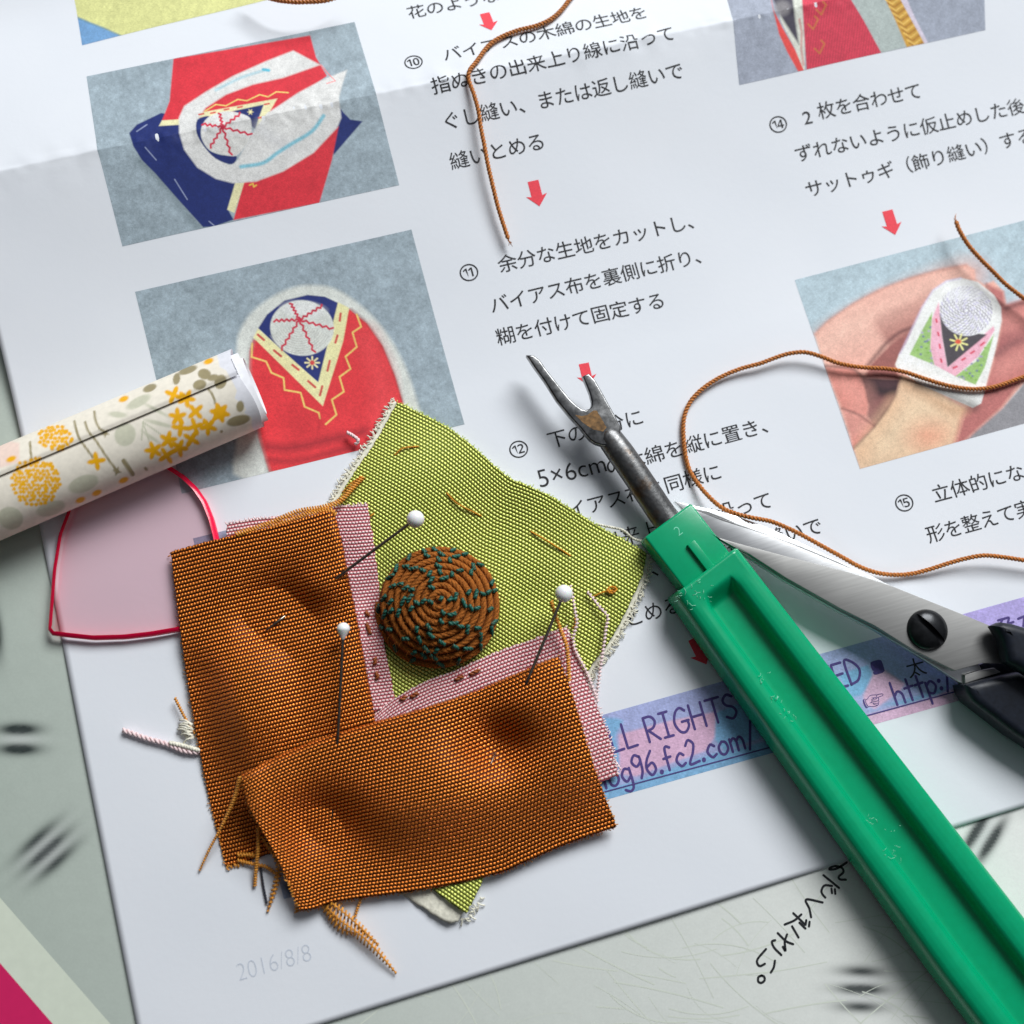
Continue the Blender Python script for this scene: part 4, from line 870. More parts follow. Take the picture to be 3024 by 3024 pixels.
# folded seam showing at the top of the left piece
barb('seam_fold', [(800, 1556, 3.2), (860, 1535, 3.6), (920, 1516, 3.9), (975, 1508, 4.0), (990, 1520, 3.9)], 14, GT, fa, 8)
barb('seam_fold', [(700, 1578, 3.0), (790, 1548, 3.3), (880, 1512, 3.6), (950, 1500, 3.8), (1000, 1482, 3.4), (1040, 1440, 2.4), (1070, 1410, 1.8)], 16, GT, fa, 8)
z12 = Z(500, 2050, .4399)
for own, pts, zz, wd in ((fb, ((470, 560), (455, 640), (420, 740), (345, 900), (270, 1040), (205, 1180)), (4.2, 4.0, 3.6, 2.6, 1.6, .5), [9, 11, 6, 5, 5, 2]),
                         (fb, ((598, 900), (595, 1050), (582, 1180), (575, 1285)), (2.6, 2.0, 1.3, .6), 9),
                         (fb, ((620, 960), (700, 1080), (735, 1180), (700, 1330), (662, 1455)), (2.4, 1.8, 1.2, .8, .4), [5, 8, 20, 16, 3]),
                         (fb, ((860, 1380), (855, 1460)), (1.2, .8), 12), (fb, ((1290, 1365), (1270, 1420), (1248, 1490)), (1.0, .7, .4), 5),
                         (fb, ((1040, 1410), (1150, 1520), (1290, 1620), (1410, 1740), (1520, 1870)), (1.2, 1.3, 1.3, 1.1, .5), [26, 30, 34, 22, 3]),
                         (fb, ((1090, 1400), (1200, 1490), (1300, 1580), (1400, 1680)), (1.5, 1.6, 1.5, 1.2), [22, 20, 20, 6]),
                         (fb, ((1050, 1440), (1130, 1550), (1190, 1590), (1250, 1605)), (.9, .8, .7, .6), [22, 26, 26, 8]),
                         (fa, ((465, 1080), (520, 1078), (580, 1085)), (.8, .9, .9), 12), (fa, ((465, 1118), (560, 1140), (650, 1160), (730, 1215)), (.7, .8, .8, .7), 9),
                         (fa, ((40, 30), (65, 80), (95, 140), (130, 200), (170, 260)), (1.0, 1.0, .9, .8, .6), 6)):
    q = z12(*pts); barb('loose_thread', [(a, b, h) for (a, b), h in zip(q, zz)], wd, GT, own, 7.5)
barb('loose_thread', [(1628, 1778, 3.6), (1640, 1815, 3.8), (1655, 1860, 3.9), (1672, 1905, 3.9), (1678, 1960, 3.8), (1680, 2010, 3.6)], 11, GT, fb, 7.5)
q = z12((612, 1150), (630, 1280), (655, 1405)); yarn('loose_thread', [(a, b, .5) for a, b in q], MAT['dark_thread'], fb, .08, .12)
# cotton tuft and pale cord end at the left of the pile
z5 = Z(0, 2016, .52174)
q = z5((695, 268), (760, 290), (840, 318), (940, 345), (1040, 385), (1130, 395)); yarn('loose_thread', [(a, b, .6) for a, b in q], MAT['pink_thread'], patch, .22, .22, 2, 1.5)
q = z5((960, 340), (1040, 358), (1130, 385)); yarn('loose_thread', [(a, b, .8) for a, b in q], MAT['cotton'], patch, .12, .28)
mb = MB()
for k in range(16):
    s_ = np.array([1090, 240 + 5 * k]) + rng.normal(0, 8, 2); d = np.array([-rng.uniform(30, 80), rng.normal(0, 22)])
    q = np.array(z5(tuple(s_), tuple(s_ + d * .6 + (0, -10)), tuple(s_ + d))); mb.tube(crom(PX(q[:, 0], q[:, 1], np.array([.8, 1.2, .5])), 7), .15, 5)
mb.build('cotton_tuft', MAT['cotton'], patch)

# ------------------------------------------------------------------ pins
def pin(head, hz, hr, pts, label, tear=False):
    H = PX(head[0], head[1], hz); t_ = thing('dressmaker_pin', (H[0], H[1], H[2] - hr), label, 'pin', 'white headed pins')
    a0, a1 = pts[1], pts[2]; mid = [(a0[0] + (a1[0] - a0[0]) * k, a0[1] + (a1[1] - a0[1]) * k) for k in np.linspace(0, 1, 9)]
    zf = z_A if head[0] == 1227 else z_B
    P = np.vstack([H, PX(*pts[0])] + [PX(a, b, float(zf(a, b)) - .45) for a, b in mid] + [PX(a, b, z) for a, b, z in pts[3:]]); mb = MB()
    P2 = np.vstack([P[:1], resample(P, 40)[1:]]); mb.tube(P2, np.r_[np.full(36, .25), .22, .17, .1, .03], 10); mb.build('shaft', MAT['pin_steel'], t_)
    bm = bmesh.new(); bmesh.ops.create_uvsphere(bm, u_segments=32, v_segments=20, radius=hr)
    V = np.array([v.co[:] for v in bm.verts]); f = [tuple(v.index for v in q.verts) for q in bm.faces]; bm.free()
    d = P[1] - P[0]; d /= np.linalg.norm(d)
    if tear:
        along = V @ d; V = V + d * (np.clip(along, 0, None) ** 2 / hr * .75)[:, None]; r_ = V - (V @ d)[:, None] * d; V = V - r_ * (0.55 * np.clip((V @ d) / (1.75 * hr), 0, 1))[:, None]
    mesh('head', V + H, f, MAT['pearl'], t_)
pin((1227, 1533), 7.4, 1.42, [(1003, 1700, float(z_A(1003, 1700)) + .2), (985, 1712, float(z_A(985, 1712)) - .4), (842, 1820, float(z_A(842, 1820)) - .25), (833, 1826, float(z_A(833, 1826)) + .25), (776, 1868, float(z_A(776, 1868)) + .35)], 'white ball headed pin lying over the green silk above the coiled boss')
pin((1014, 1858), 6.3, 1.05, [(998, 2178, float(z_B(998, 2178)) + .1), (994, 2215, float(z_B(994, 2215)) - .6), (985, 2380, float(z_B(985, 2380)) - .5), (977, 2428, float(z_B(977, 2428)) + .0)], 'pin with a small drop shaped cream head standing over the left brown silk piece', True)
pin((1665, 1753), 7.0, 1.42, [(1558, 2010, float(z_B(1558, 2010, .9, .14)) + .2), (1550, 2028, float(z_B(1550, 2028)) - .5), (1464, 2222, float(z_B(1464, 2222)) - .4), (1459, 2232, float(z_B(1459, 2232, .6, .4)) + .3), (1447, 2262, float(z_B(1447, 2262, .6, .4)) + .35)], 'white ball headed pin crossing the right end of the slanting pink strip')

# ------------------------------------------------------------------ pink acrylic template
def sil(pts, z): q = np.array(pts, float); return PX(q[:, 0], q[:, 1], z)[:, :2]
z4 = Z(0, 1008, .52174)
to = z4((263, 1660), (275, 1500), (292, 1290), (325, 1090), (385, 930), (480, 790), (620, 690), (760, 650), (880, 660), (975, 712), (1045, 758), (1110, 820), (1165, 900), (1205, 1000), (1226, 1080), (1240, 1140), (1262, 1300), (1275, 1450), (1285, 1575), (1150, 1608), (1028, 1638), (850, 1668), (700, 1685), (520, 1690), (380, 1675))
ZT0, ZT1 = 0.15, 1.5
oc = sil(to, ZT1); ctr = oc.mean(0)
oc = np.vstack([resample(np.vstack([oc[:19][0], oc[:19]]), 90)[1:], resample(np.vstack([oc[18:], oc[:1]]), 40)[1:-1]])
tmpl = thing('pattern_template', (ctr[0], ctr[1], ZT0), 'clear pink plastic thimble template with glowing red edges half under the floral roll', 'template')
m = bpy.data.materials.new('clear_pink_acrylic'); m.use_nodes = True; t = m.node_tree; t.nodes.clear()
ou = N_(t, 'ShaderNodeOutputMaterial'); tr = N_(t, 'ShaderNodeBsdfTransparent'); tr.inputs[0].default_value = (1.0, 0.912, 0.928, 1)
gl = N_(t, 'ShaderNodeBsdfGlossy'); gl.inputs['Roughness'].default_value = 0.12; mx = N_(t, 'ShaderNodeMixShader'); 
mx.inputs[0].default_value = 0.07; t.links.new(tr.outputs[0], mx.inputs[1]); t.links.new(gl.outputs[0], mx.inputs[2]); t.links.new(mx.outputs[0], ou.inputs[0]); MAT['acrylic'] = m
def inset(pts, d):
    a = np.roll(pts, 1, 0); b = np.roll(pts, -1, 0); T = b - a; T /= np.linalg.norm(T, axis=1)[:, None]; n = np.stack([-T[:, 1], T[:, 0]], 1)
    ar = np.sum(pts[:, 0] * np.roll(pts[:, 1], -1) - pts[:, 1] * np.roll(pts[:, 0], -1)); return pts + n * d * (1 if ar > 0 else -1)
i1 = inset(oc, .72); i2 = inset(oc, .12); n = len(oc); rg = np.arange(n)
mesh('clear_plate', np.vstack([np.c_[i1, np.full(n, ZT1)], np.c_[i1, np.full(n, ZT0)]]), [tuple(rg), tuple(rg[::-1] + n)], MAT['acrylic'], tmpl, False)
V = np.vstack([np.c_[i1, np.full(n, ZT1 - .02)], np.c_[i2, np.full(n, ZT1 - .25)], np.c_[oc, np.full(n, ZT1 - .5)], np.c_[oc, np.full(n, ZT0)]])
F_ = [(r * n + k, (r + 1) * n + k, (r + 1) * n + (k + 1) % n, r * n + (k + 1) % n) for r in range(3) for k in range(n)]
m, t, p = nodes('red_acrylic_edge'); p.inputs['Base Color'].default_value = (*lin(255, 14, 70), 1); p.inputs['Roughness'].default_value = .2; p.inputs['Subsurface Weight'].default_value = .0
mesh('edge', V, F_, m, tmpl)

# ------------------------------------------------------------------ floral roll
ax1 = PX(742, 1143, 5.2); ax0 = PX(0, 1459, 5.2); dr = (ax1 - ax0); dr[2] = 0; Lr = np.hypot(*dr[:2]); dr /= Lr; nr = np.array([-dr[1], dr[0], 0.0])
Lback = 60.0; RA, RB = 6.55, 5.1
roll = thing('floral_roll', ((ax0 + ax1) / 2)[:2].tolist() + [0], 'rolled white paper tube wrapped in cream floral tape with orange blossoms', 'paper roll')
def section(th_, k=1.0, d=0.0): return np.stack([(RA * k - d) * np.cos(th_), RB + (RB * k - d) * np.sin(th_)], -1)
def sweep(prof, s0, s1, ns, ends=0.0):
    s = np.linspace(s0, s1, ns)[:, None, None]; P = prof[None]
    V = ax0 * (1, 1, 0) + s * dr + P[..., :1] * nr + P[..., 1:2] * np.array([0, 0, 1.0])
    return V
th_ = np.linspace(math.radians(84), math.radians(84) - 2 * math.pi * 1.04, 260)
rad = np.interp(np.linspace(0, 1, 260), [0, .012, .05, .95, 1.0], [1.07, 1.115, 1.08, 1.0, 0.985])
prof = np.stack([RA * rad * np.cos(th_), RB + RB * rad * np.sin(th_)], -1); prof[:, 1] = np.maximum(prof[:, 1], 0.02)
CRM = lin(238, 230, 214, .95)
def roll_paint(V, tape_end):
    px, py = proj(V); pt = Paint(px, py, lin(228, 228, 234, .95), 91); z = Z(0, 1000, .44); OR = lin(248, 172, 16, .9); OL = lin(158, 146, 112, .95); SG_ = lin(196, 196, 172, .95)
    pt.poly(z((-900, -200), (1440, 40), (1475, 190), (1520, 215), (1560, 290), (1590, 350), (1575, 400), (1620, 440), (1650, 470), (1640, 500), (1690, 530), (1690, 590), (1720, 640), (-900, 1900)), CRM, False, 3)
    pt.poly(z((-800, 500), (130, 700), (130, 830), (-800, 1100)), lin(244, 214, 200, .95), False, 8)
    for c in (((70, 1205), 85, 75, .3), ((340, 1140), 100, 48, -.3), ((560, 975), 105, 55, -.35), ((840, 645), 70, 78, .3), ((930, 425), 90, 32, -.5), ((790, 510), 60, 20, .1), ((1070, 570), 100, 14, .25), ((1050, 480), 90, 12, .5), ((1010, 660), 70, 12, .6)): pt.ell(*z(c[0])[0], c[1] * .44, c[2] * .44, SG_, c[3], 5, .85)
    for a, b in (((960, 560), (1000, 690)), ((960, 560), (1090, 650)), ((960, 560), (950, 680))): pt.stroke(z(a, b), 4, SG_)
    for c in (((1005, 332), 48, 24, -.4), ((1185, 270), 24, 40, .2), ((1260, 212), 66, 24, -.35), ((1372, 238), 44, 36, .2), ((1480, 290), 40, 50, .4), ((1340, 310), 46, 34, -.3), ((1430, 262), 40, 22, -.2), ((1612, 455), 26, 38, .1), ((1600, 550), 80, 34, -.25), ((980, 874), 16, 10, .8), ((1486, 624), 10, 10, 0)): pt.ell(*z(c[0])[0], c[1] * .44, c[2] * .44, OL, c[3], 3)
    for q in (((500, 555), (520, 640), (545, 690), (600, 765), (625, 800)), ((572, 560), (595, 625), (640, 680), (720, 800), (790, 895)), ((632, 490), (640, 540), (665, 600), (710, 630)), ((202, 695), (205, 750), (212, 815)), ((1400, 340), (1430, 385), (1445, 435))): pt.stroke(z(*q), 7, OL, True, 3)
    pt.stroke(z((830, 820), (890, 910)), 13, OL); pt.star(*z((785, 890))[0], 14, OL, 4, .3); pt.star(*z((705, 635))[0], 14, OL, 5, .3)
    for (cx, cy, rx, ry, nd) in ((240, 958, 172, 160, 13), (368, 668, 118, 84, 11)):
        for ix in range(-nd, nd + 1):
            for iy in range(-nd, nd + 1):
                q = np.array([cx + (ix + .5 * (iy % 2)) * 29 + pt.r.normal(0, 4), cy + iy * 25 + pt.r.normal(0, 4)])
                if ((q[0] - cx) / rx) ** 2 + ((q[1] - cy) / ry) ** 2 < 1: pt.ell(*z(tuple(q))[0], 6.2, 5.6, OR, 0, 2.5)
    for k, (cx, cy) in enumerate(((1165, 378), (1250, 402), (1312, 490), (1192, 525), (1308, 590), (1398, 590), (1212, 598), (1130, 680), (1285, 675), (1030, 750), (1118, 785), (1202, 735), (648, 822))): pt.petals(*z((cx, cy))[0], 27, OR, 4 + k % 2, .4 + k)
    pt.petals(*z((1475, 498))[0], 30, OR, 6, .2); pt.ell(*z((1475, 498))[0], 20, 20, OR)
    for c in ((830, 405), (75, 808), (1400, 152), (830, 950), (540, 1083), (650, 1035)): pt.ell(*z(c)[0], 15, 8, OR, -.4)
    felt(pt, 0.05, 93); return pt.c
V = sweep(prof, -Lback, Lr - .6, 520); wob = 0.35 * np.sin(np.linspace(62, 450, 260) * .05 + 1)
V[-1] += dr * wob[:, None]
cc = roll_paint(V.reshape(-1, 3), 0)
o = mesh('tape_wrap', V.reshape(-1, 3), grid_faces(V.shape[0], V.shape[1]), vcol('floral_tape', .55, .05, 1200, .25, .00008), roll, True, col=cc)
MAT['roll_paper'] = plain('rolled_paper', (0.74, 0.74, 0.77), .75, nscale=800, namp=.05, bstr=.2)
mb = MB()
for k, (d, ext) in enumerate(((.5, .9), (1.0, .4), (1.5, 1.2), (2.1, .2), (2.8, .7))):
    t2 = np.linspace(.4 * k, .4 * k + 2 * math.pi, 100); pr = np.stack([(RA - d) * np.cos(t2), RB + (RB - d) * np.sin(t2)], -1)
    V2 = sweep(pr, Lr - 30, Lr - .6 + ext, 4); V2[-1] += dr * (.2 * np.sin(t2 + k))[:, None]
    pr3 = np.stack([(RA - d - .16) * np.cos(t2), RB + (RB - d - .16) * np.sin(t2)], -1); V3 = sweep(pr3, Lr - 30, Lr - .6 + ext, 4); V3[-1] = V3[-1] + dr * (.2 * np.sin(t2 + k))[:, None]
    VV = np.vstack([V2, V3[::-1]]); mb.add(VV.reshape(-1, 3), grid_faces(8, 100))
mb.build('inner_layers', MAT['roll_paper'], roll)
# ------------------------------------------------------------------ brown threads
def strand(label, pts, mat=MAT['brown_thread'], R=.19, r=.235, plies=2, pitch=1.25):
    P = np.array(pts, float); P = crom(P); W = PS(P[:, 0], P[:, 1], P[:, 2]); mb = MB(); twist(mb, W, R, r, plies, pitch, 6, .14)
    e = W[-1]; d = W[-1] - W[-8]; d /= np.linalg.norm(d)
    for k in range(9): mb.tube(np.vstack([e - d * .3, e + d * .4 + rng.normal(0, .12, 3), e + d * rng.uniform(.6, 1.3) + rng.normal(0, .28, 3)]), .05, 3)
    o = mb.build('sewing_thread', mat); tag(o, label, 'thread', 'loose brown sewing threads'); return o
q = [c2(a, b) for a, b in ((1345, -70), (1290, 0), (1240, 62), (1180, 112), (1100, 147), (1000, 172), (900, 212), (830, 262), (770, 342), (725, 402), (722, 452), (750, 532), (775, 622), (790, 722), (810, 822), (830, 932), (860, 1062), (890, 1182), (925, 1292), (945, 1352))]
hA = np.interp(np.arange(len(q)), [0, 8, 10, 12, 15, 19], [.6, .6, .8, 1.6, 1.9, 1.4])
strand('brown thread hanging across the fold at the top and ending above step eleven', [(a, b, h) for (a, b), h in zip(q, hA)])
q = [c6(a, b) for a, b in ((2060, 150), (1932, 200), (1850, 230), (1760, 258), (1660, 270), (1560, 262), (1460, 240), (1350, 205), (1250, 172), (1150, 155), (1050, 150), (960, 140), (870, 120), (780, 85), (690, 62), (600, 70), (520, 95), (440, 125), (330, 155), (220, 200), (130, 255), (60, 320), (20, 390), (5, 460), (5, 540), (15, 640), (40, 730), (90, 810), (150, 880), (220, 940), (300, 975), (400, 1000), (500, 1020), (600, 1060), (700, 1110), (800, 1165), (900, 1220), (1000, 1275), (1100, 1310), (1200, 1322), (1300, 1315), (1400, 1290), (1500, 1258), (1600, 1230), (1700, 1213), (1800, 1220), (1932, 1240), (2050, 1262))]
hB = np.interp(np.arange(len(q)), [0, 5, 9, 14, 19, 26, 29, 31, 34, 37, 40, 44, 47], [.8, .6, 1.0, 1.9, .9, .6, 2.6, 4.4, 2.6, 1.2, .7, 2.2, 1.8])
strand('long brown thread looping round the right side and over the scissor blade', [(a, b, h) for (a, b), h in zip(q, hB)])
q = [c3(a, b) for a, b in ((2120, 1830), (2000, 1745), (1932, 1690), (1830, 1610), (1760, 1540), (1690, 1470), (1620, 1390), (1570, 1310), (1548, 1255))]
strand('short brown thread end sticking out over the printed hand photo at right', [(a, b, h) for (a, b), h in zip(q, (2.2, 2.3, 2.4, 2.6, 2.9, 3.1, 3.3, 3.4, 3.3))])
q = [(200 + .4917 * a, .4917 * b) for a, b in ((1080, -70), (1150, -38), (1230, -6), (1330, 10), (1420, 12), (1550, 3), (1650, -30))]
strand('blurred brown thread bend dipping in at the top left edge', [(a, b, h) for (a, b), h in zip(q, (4, 4.4, 4.8, 5, 5, 4.8, 4.4))])

# ------------------------------------------------------------------ seam ripper
HZ = 7.2
R0, R1 = PX(2178, 1614, HZ - 1), PX(2819, 2439, HZ - 1); dh = R1 - R0; dh[2] = 0; dh /= np.linalg.norm(dh); nh = np.array([dh[1], -dh[0], 0.0])
if nh @ (PX(2157, 2016, 3) - R0) < 0: nh = -nh
W1 = float(nh @ (PX(2157, 2016, 2.6) - R0)); W2 = float(nh @ (PX(2517, 2543, 2.6) - R0))
t1 = float(dh @ (PX(2157, 2016, 2.6) - R0)); t2_ = float(dh @ (PX(2517, 2543, 2.6) - R0))
fr_ = lambda a, b: (float(nh @ (a - R0)), float(dh @ (a - R0)))
rip = thing('seam_ripper', ((R0 + R1) / 2)[:2].tolist() + [0], 'green plastic seam ripper with a tarnished forked steel blade lying over the scissors', 'seam ripper')
m, t, p = nodes('green_plastic'); nn = noise(t, 700, 3); n2 = noise(t, 9000, 2)
t.links.new(ramp(t, nn.outputs[0], [(0.3, lin(0, 157, 106)), (0.7, lin(0, 162, 111))]), p.inputs['Base Color'])
p.inputs['Roughness'].default_value = .26; p.inputs['Subsurface Weight'].default_value = .05; p.inputs['Subsurface Radius'].default_value = (.2, 1, .5); p.inputs['Subsurface Scale'].default_value = .0012
bump(t, p, nn.outputs[0], .05, .0002); MAT['green_plastic'] = m
prof_a = [.02, 0, 0, .004, .02, .055, .10, .16, .22, .265, .29, .305, .315, .33, .355, .42, .46, .52, .58, .62, .65, .672, .69, .71, .735, .77, .82, .87, .92, .955, .98, .995, 1.0, 1.005, 1.0, .985]
prof_s = [.25, 1.0, 4.6, 5.6, 6.4, 6.85, 7.05, 7.15, 7.1, 6.9, 6.6, 6.0, 5.1, 4.5, 4.35, 4.3, 4.3, 4.3, 4.3, 4.3, 4.35, 4.5, 5.2, 6.0, 6.65, 6.95, 7.15, 7.1, 6.9, 6.55, 6.0, 5.2, 4.2, 2.8, 1.0, .25]
prof_a, prof_s = np.array(prof_a), np.array(prof_s)
da = np.linspace(0, len(prof_a) - 1, 120); pa = np.interp(da, np.arange(len(prof_a)), prof_a); ps_ = np.interp(da, np.arange(len(prof_a)), prof_s)
flat = np.interp(da, np.arange(len(prof_a)), np.where((np.arange(len(prof_a)) > 5) & (np.arange(len(prof_a)) < 28), 7.12, prof_s))
ts = np.r_[0, .05, .15, .3, np.linspace(.6, 9, 50), np.linspace(9.5, 90, 60)]
rows = []
Wof = lambda tt: 13.3 + (W2 - 13.3) * np.clip(tt / t2_, 0, 1.4) ** .8
for tt in ts:
    g = smooth((tt - 2.6) / 3.2); e_ = smooth(tt / .3); zz = flat * (1 - g) + ps_ * g
    sh = (1 - e_) * .25; a_ = sh + pa * (Wof(tt) - 2 * sh)
    rows.append(R0 * (1, 1, 0) + tt * dh + a_[:, None] * nh + np.c_[np.zeros((len(a_), 2)), np.clip(zz - (1 - e_) * .25 * (zz > 3), .1, None)])
V = np.array(rows); nr_, nc_ = V.shape[:2]; F_ = [tuple(q) for q in grid_faces(nr_, nc_)]
F_ += [tuple(range(nc_)), tuple((nr_ - 1) * nc_ + k for k in range(nc_))[::-1]] + [(k * nc_, (k + 1) * nc_, (k + 1) * nc_ + nc_ - 1, k * nc_ + nc_ - 1) for k in range(nr_ - 1)]
hdl = mesh('handle', V.reshape(-1, 3), F_, MAT['green_plastic'], rip)
def rbox(name, c, ux, uy, sx, sy, z0, z1, bev, mat, parent):
    bm = bmesh.new(); bmesh.ops.create_cube(bm, size=1)
    for v in bm.verts: v.co = Vector((v.co.x * sx, v.co.y * sy, v.co.z * (z1 - z0)))
    bmesh.ops.bevel(bm, geom=bm.edges[:], offset=bev, segments=3, affect='EDGES', profile=.5)
    V = np.array([v.co[:] for v in bm.verts]); f = [tuple(v.index for v in q.verts) for q in bm.faces]; bm.free()
    W = np.asarray(c)[None, :] * (1, 1, 0) + V[:, :1] * ux + V[:, 1:2] * uy + np.c_[np.zeros((len(V), 2)), V[:, 2] + (z0 + z1) / 2]
    return mesh(name, W, f, mat, parent)
NZ = 5.6
ca = [fr_(PX(x_, y_, NZ), 0) for x_, y_ in ((1899, 1581), (2046, 1490))]
aL, aR = ca[0][0], ca[1][0]; tf = (ca[0][1] + ca[1][1]) / 2
nck = rbox('neck', R0 + nh * (aL + aR) / 2 + dh * (tf + 6), nh, dh, abs(aL - aR), 12, 1.0, NZ, .45, MAT['green_plastic'], rip)
nb = [fr_(PX(x_, y_, NZ + .6), 0) for x_, y_ in ((2032, 1612), (2058, 1604), (2092, 1672))]
rbox('nub', R0 + nh * (nb[0][0] + nb[1][0]) / 2 + dh * ((nb[0][1] + nb[2][1]) / 2 + .4), nh, dh, 1.5, abs(nb[2][1] - nb[0][1]) + 1.2, NZ - .3, NZ + .7, .12, MAT['green_plastic'], nck)
V, f = glyph('2', -.02); pm = PX(2004, 1566, NZ + .05)
q = (V - (.3, .35)) * 2.3; Wd = pm[None, :] * (1, 1, 0) + q[:, :1] * (-nh) * -1 * -1 + q[:, 1:] * (-dh) + (0, 0, NZ + .03)
Wd = pm[None, :] * (1, 1, 0) + q[:, :1] * (-nh) + q[:, 1:] * (-dh) + (0, 0, NZ + .03)
mesh('embossed_number', Wd, f, plain('scuffed_green', lin(130, 226, 190), .5), nck, False)
# white scuffs along the worn rims
mb = MB(); z1_ = Z(1520, 1030, .4142)
sc = [fr_(PX(x_, y_, 7.1), 0) for x_, y_ in ((2240, 2000), (2330, 2110), (2640, 2520), (2560, 2440))]
def scuff(x_, y_, zt, n, sp, ln):
    for k in range(n):
        c = np.array([x_, y_]) + rng.normal(0, 1, 2) * sp; a = rng.uniform(0, 3.14); q = np.array([c + ln * rng.uniform(.2, 1) * np.array([math.cos(a + b), math.sin(a + b)]) * w_ for w_, b in ((-.5, 0), (0, .4), (.5, .8))])
        mb.tube(PX(q[:, 0], q[:, 1], zt), rng.uniform(.015, .04), 4)
for x_, y_, zt, n, sp, ln in ((2050, 1745, 7.15, 9, 22, 26), (2010, 1760, 6.9, 7, 10, 14), (2255, 2000, 7.05, 8, 9, 14), (2290, 2060, 7.05, 6, 9, 20), (2330, 2110, 7.05, 9, 12, 16), (2570, 2430, 7.0, 5, 14, 18), (2640, 2520, 6.95, 6, 14, 24), (1990, 1660, 5.0, 12, 10, 18), (2620, 2480, 7.0, 10, 40, 8), (2080, 1760, 7.15, 8, 14, 16)): scuff(x_, y_, zt, n, sp, ln)
mb.build('scuffs', plain('pale_scuff', lin(150, 226, 196), .6), hdl)
# steel
m, t, p = nodes('tarnished_steel'); n1 = noise(t, 260, 5); n2 = noise(t, 1800, 4)
c = mixc(t, (0.15, 0.15, 0.15), (0.13, 0.075, 0.035), ramp(t, n1.outputs[0], [(.52, (0, 0, 0)), (.68, (.85, .85, .85))]))
t.links.new(c, p.inputs['Base Color']); p.inputs['Metallic'].default_value = .9; t.links.new(ramp(t, n2.outputs[0], [(.3, (.28,) * 3), (.7, (.5,) * 3)]), p.inputs['Roughness'])
bump(t, p, n2.outputs[0], .3, .0001); MAT['tarnish'] = m
sh = np.array([(1990, 1560, 3.4), (1959, 1523, 3.5), (1900, 1436, 3.9), (1840, 1348, 4.2), (1800, 1293, 4.2), (1787, 1275, 4.0), (1778, 1262, 3.8)], float)
P = PX(sh[:, 0], sh[:, 1], sh[:, 2]); tb, tf_ = tube(crom(P, 40), np.interp(np.linspace(0, 1, 40), [0, .2, .75, .9, 1], [2.35, 2.3, 2.3, 2.15, 1.1]), 28)
zc = np.interp(np.linspace(0, 1, 40), np.linspace(0, 1, 7), sh[:, 2]).repeat(28); tb[:, 2] = zc + (tb[:, 2] - zc) * .8
mesh('shank', tb, tf_, MAT['tarnish'], rip)
fk = z1_((545, 645), (515, 610), (480, 565), (400, 478), (310, 368), (220, 225), (150, 130), (108, 66), (126, 66), (165, 95), (210, 160), (300, 275), (380, 372), (430, 420), (470, 448), (505, 458), (540, 445), (558, 418), (560, 380), (545, 320), (520, 258), (500, 210), (522, 200), (560, 240), (600, 310), (650, 400), (700, 490), (736, 565), (735, 620), (690, 680), (620, 680), (575, 665))
fo = sil(fk, 4.9); m2 = plain('worn_steel', (.19, .19, .19), .25, 1.0, nscale=900, namp=.5)
frk = plate('fork', fo, 4.0, 5.5, .3, m2, rip, 4, True, .06)
rf = z1_((430, 470), (480, 480), (520, 470), (560, 440), (585, 440), (620, 500), (655, 560), (630, 590), (560, 575), (490, 530)); q = np.array(rf)
mb = MB(); mb.add(np.vstack([PX(q[:, 0], q[:, 1], 5.53)]), [tuple(range(len(q)))[::-1]]); mb.build('rust_stain', plain('rust', (.17, .09, .03), .6, .4, nscale=1500, namp=.5), frk, False)

# ------------------------------------------------------------------ scissors
z9 = Z(2000, 1450, .53)
sci = thing('scissors', PX(2743, 1859, 0)[:2].tolist() + [0], 'steel scissors with black handles and a black slotted screw lying under the green tool', 'scissors')
def brushed(name, col, rough):
    m, t, p = nodes(name); tc_ = N_(t, 'ShaderNodeTexCoord'); mp = N_(t, 'ShaderNodeMapping'); mp.inputs['Rotation'].default_value[2] = math.radians(42); mp.inputs['Scale'].default_value = (120, 3200, 400)
    t.links.new(tc_.outputs['Object'], mp.inputs[0]); n = noise(t, 1.0, 4, mp.outputs[0])
    t.links.new(ramp(t, n.outputs[0], [(.25, [v * .90 for v in col]), (.75, [min(1, v * 1.08) for v in col])]), p.inputs['Base Color'])
    p.inputs['Metallic'].default_value = 1.0; p.inputs['Roughness'].default_value = rough; bump(t, p, n.outputs[0], .12, .00004); return m
MAT['brushed'] = brushed('brushed_steel', (.345, .34, .33), .6); MAT['mirror'] = brushed('polished_steel', (.85, .85, .85), .3)
front = z9((180, 232), (235, 262), (330, 290), (450, 322), (600, 362), (780, 408), (950, 452), (1080, 492), (1200, 532), (1400, 612), (1600, 692), (1780, 766), (1830, 880), (1850, 960), (1700, 960), (1545, 1002), (1320, 890), (1100, 752), (900, 652), (600, 482), (400, 352), (280, 290))
plate('blade', sil(front, 5.6), 4.6, 5.7, .10, MAT['brushed'], sci, 2)
back = z9((-16, 58), (100, 84), (200, 104), (330, 140), (430, 175), (560, 228), (680, 285), (800, 342), (950, 412), (1100, 482), (1250, 560), (1600, 780), (1700, 1010), (1590, 1076), (1320, 905), (1100, 775), (900, 672), (600, 502), (400, 375), (200, 240), (80, 150))
bkb = plate('blade', sil(back, 3.6), 2.5, 3.7, .10, MAT['mirror'], sci, 2)
bv = z9((-16, 58), (100, 84), (200, 104), (330, 140), (430, 175), (560, 228), (680, 285), (800, 342), (950, 412), (1060, 465), (950, 425), (800, 362), (650, 300), (520, 250), (400, 212), (250, 165), (100, 105))
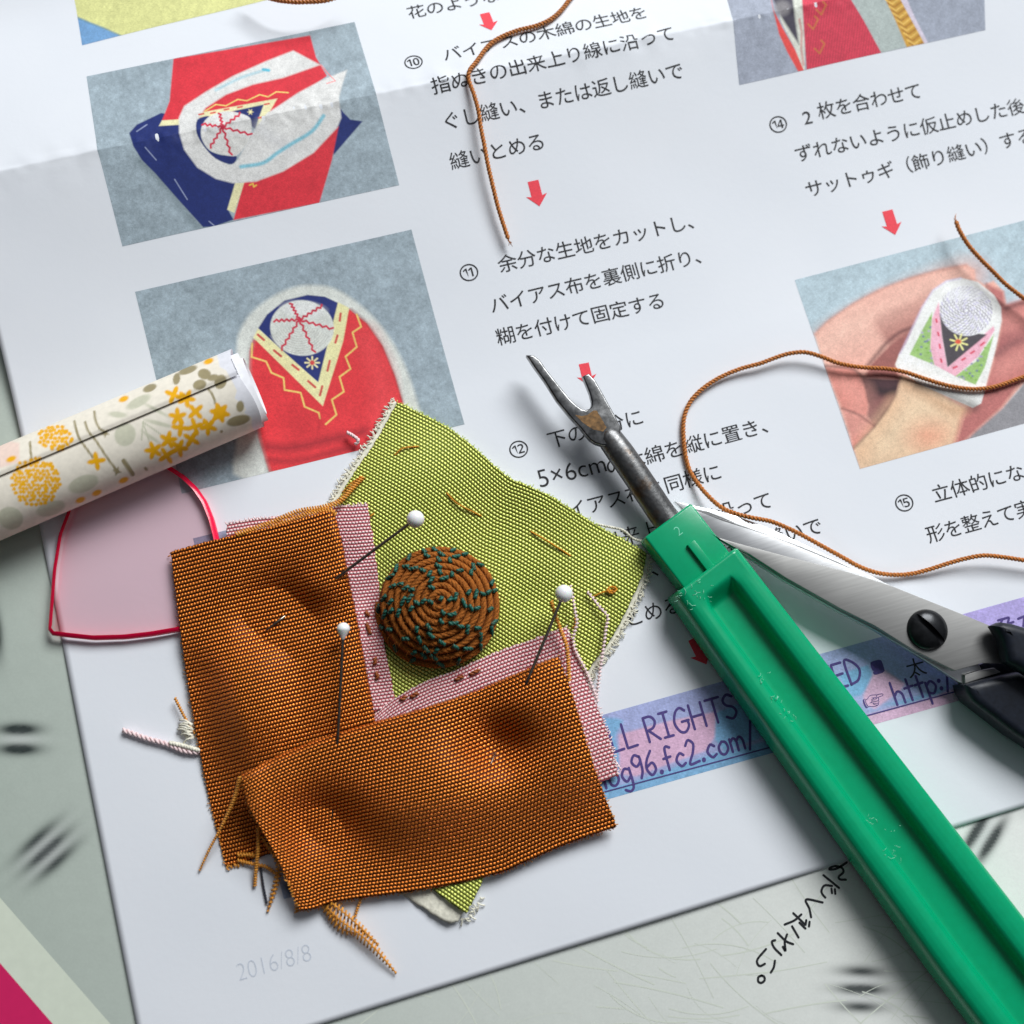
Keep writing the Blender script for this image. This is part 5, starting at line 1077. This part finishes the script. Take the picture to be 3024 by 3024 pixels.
q = np.array(bv); mb = MB(); Pb = PX(q[:, 0], q[:, 1], 3.72); Pb[:10, 2] = 3.66; Pb[10:, 2] = 3.72; mb.add(Pb, [tuple(range(len(q)))]); mb.build('bevel', brushed('ground_bevel', (.2, .2, .2), .35), bkb, False)
tab = z9((1600, 1022), (1680, 1000), (1760, 985), (1800, 1010), (1740, 1030), (1660, 1055), (1600, 1074)); plate('tab', sil(tab, 4.1), 3.6, 4.3, .12, MAT['brushed'], sci, 2)
SC = PX(2743.6, 1859, 6.4); sr = 3.35
bm = bmesh.new(); bmesh.ops.create_uvsphere(bm, u_segments=64, v_segments=40, radius=1.0)
V = np.array([v.co[:] for v in bm.verts]); f = [tuple(v.index for v in q.verts) for q in bm.faces]; bm.free()
V[:, 2] = np.where(V[:, 2] > 0, V[:, 2] * 1.75, V[:, 2] * .4); V[:, :2] *= sr
sd = PX(2818, 1925, 6.4) - PX(2703, 1810, 6.4); sd /= np.linalg.norm(sd); sn = np.array([-sd[1], sd[0]]); dd = V[:, 0] * sn[0] + V[:, 1] * sn[1]
V += SC * (1, 1, 0) + (0, 0, 5.7)
scr = mesh('screw', V, f, MAT['black_metal'], sci)
bmc = rbox('cut', SC, np.array([sd[0], sd[1], 0]), np.array([sn[0], sn[1], 0]), 9, .95, 6.35, 9, .02, None, None)
bo = scr.modifiers.new('slot', 'BOOLEAN'); bo.operation = 'DIFFERENCE'; bo.object = bmc; bo.solver = 'EXACT'
bpy.context.view_layer.update()
me = bpy.data.meshes.new_from_object(scr.evaluated_get(bpy.context.evaluated_depsgraph_get())); scr.modifiers.clear(); scr.data = me; bpy.data.objects.remove(bmc)
bm = bmesh.new(); bm.from_mesh(me)
for ed in bm.edges:
    if len(ed.link_faces) == 2 and ed.calc_face_angle(0) > .6: ed.smooth = False
bm.to_mesh(me); bm.free()
h2 = z9((1597, 1078), (1680, 1055), (1780, 1030), (1890, 1008), (1960, 1030), (2120, 1120), (2260, 1330), (2200, 1560), (2020, 1450), (1880, 1360), (1750, 1260), (1640, 1175), (1605, 1120))
plate('handle', sil(h2, 5.0), .2, 6.0, 1.4, MAT['black_plastic'], sci, 6)
h1 = z9((1742, 752), (1785, 732), (1850, 742), (1960, 775), (2150, 850), (2350, 1000), (2350, 1200), (2100, 1140), (1960, 1040), (1870, 985), (1815, 955), (1806, 900), (1790, 830))
plate('handle', sil(h1, 8.0), 6.05, 9.9, 1.5, MAT['black_plastic'], sci, 6)
gap_shade = z9((1548, 1008), (1700, 962), (1850, 945), (1960, 1000), (2150, 1100), (2150, 1150), (1960, 1045), (1890, 1016), (1780, 1030), (1640, 1062), (1597, 1076))
plate('handle_gap_shade', sil(gap_shade, 3.5), 2.9, 3.5, .1, MAT['black_plastic'], sci, 2)  # added black plate standing in for the deep shadow between the handles
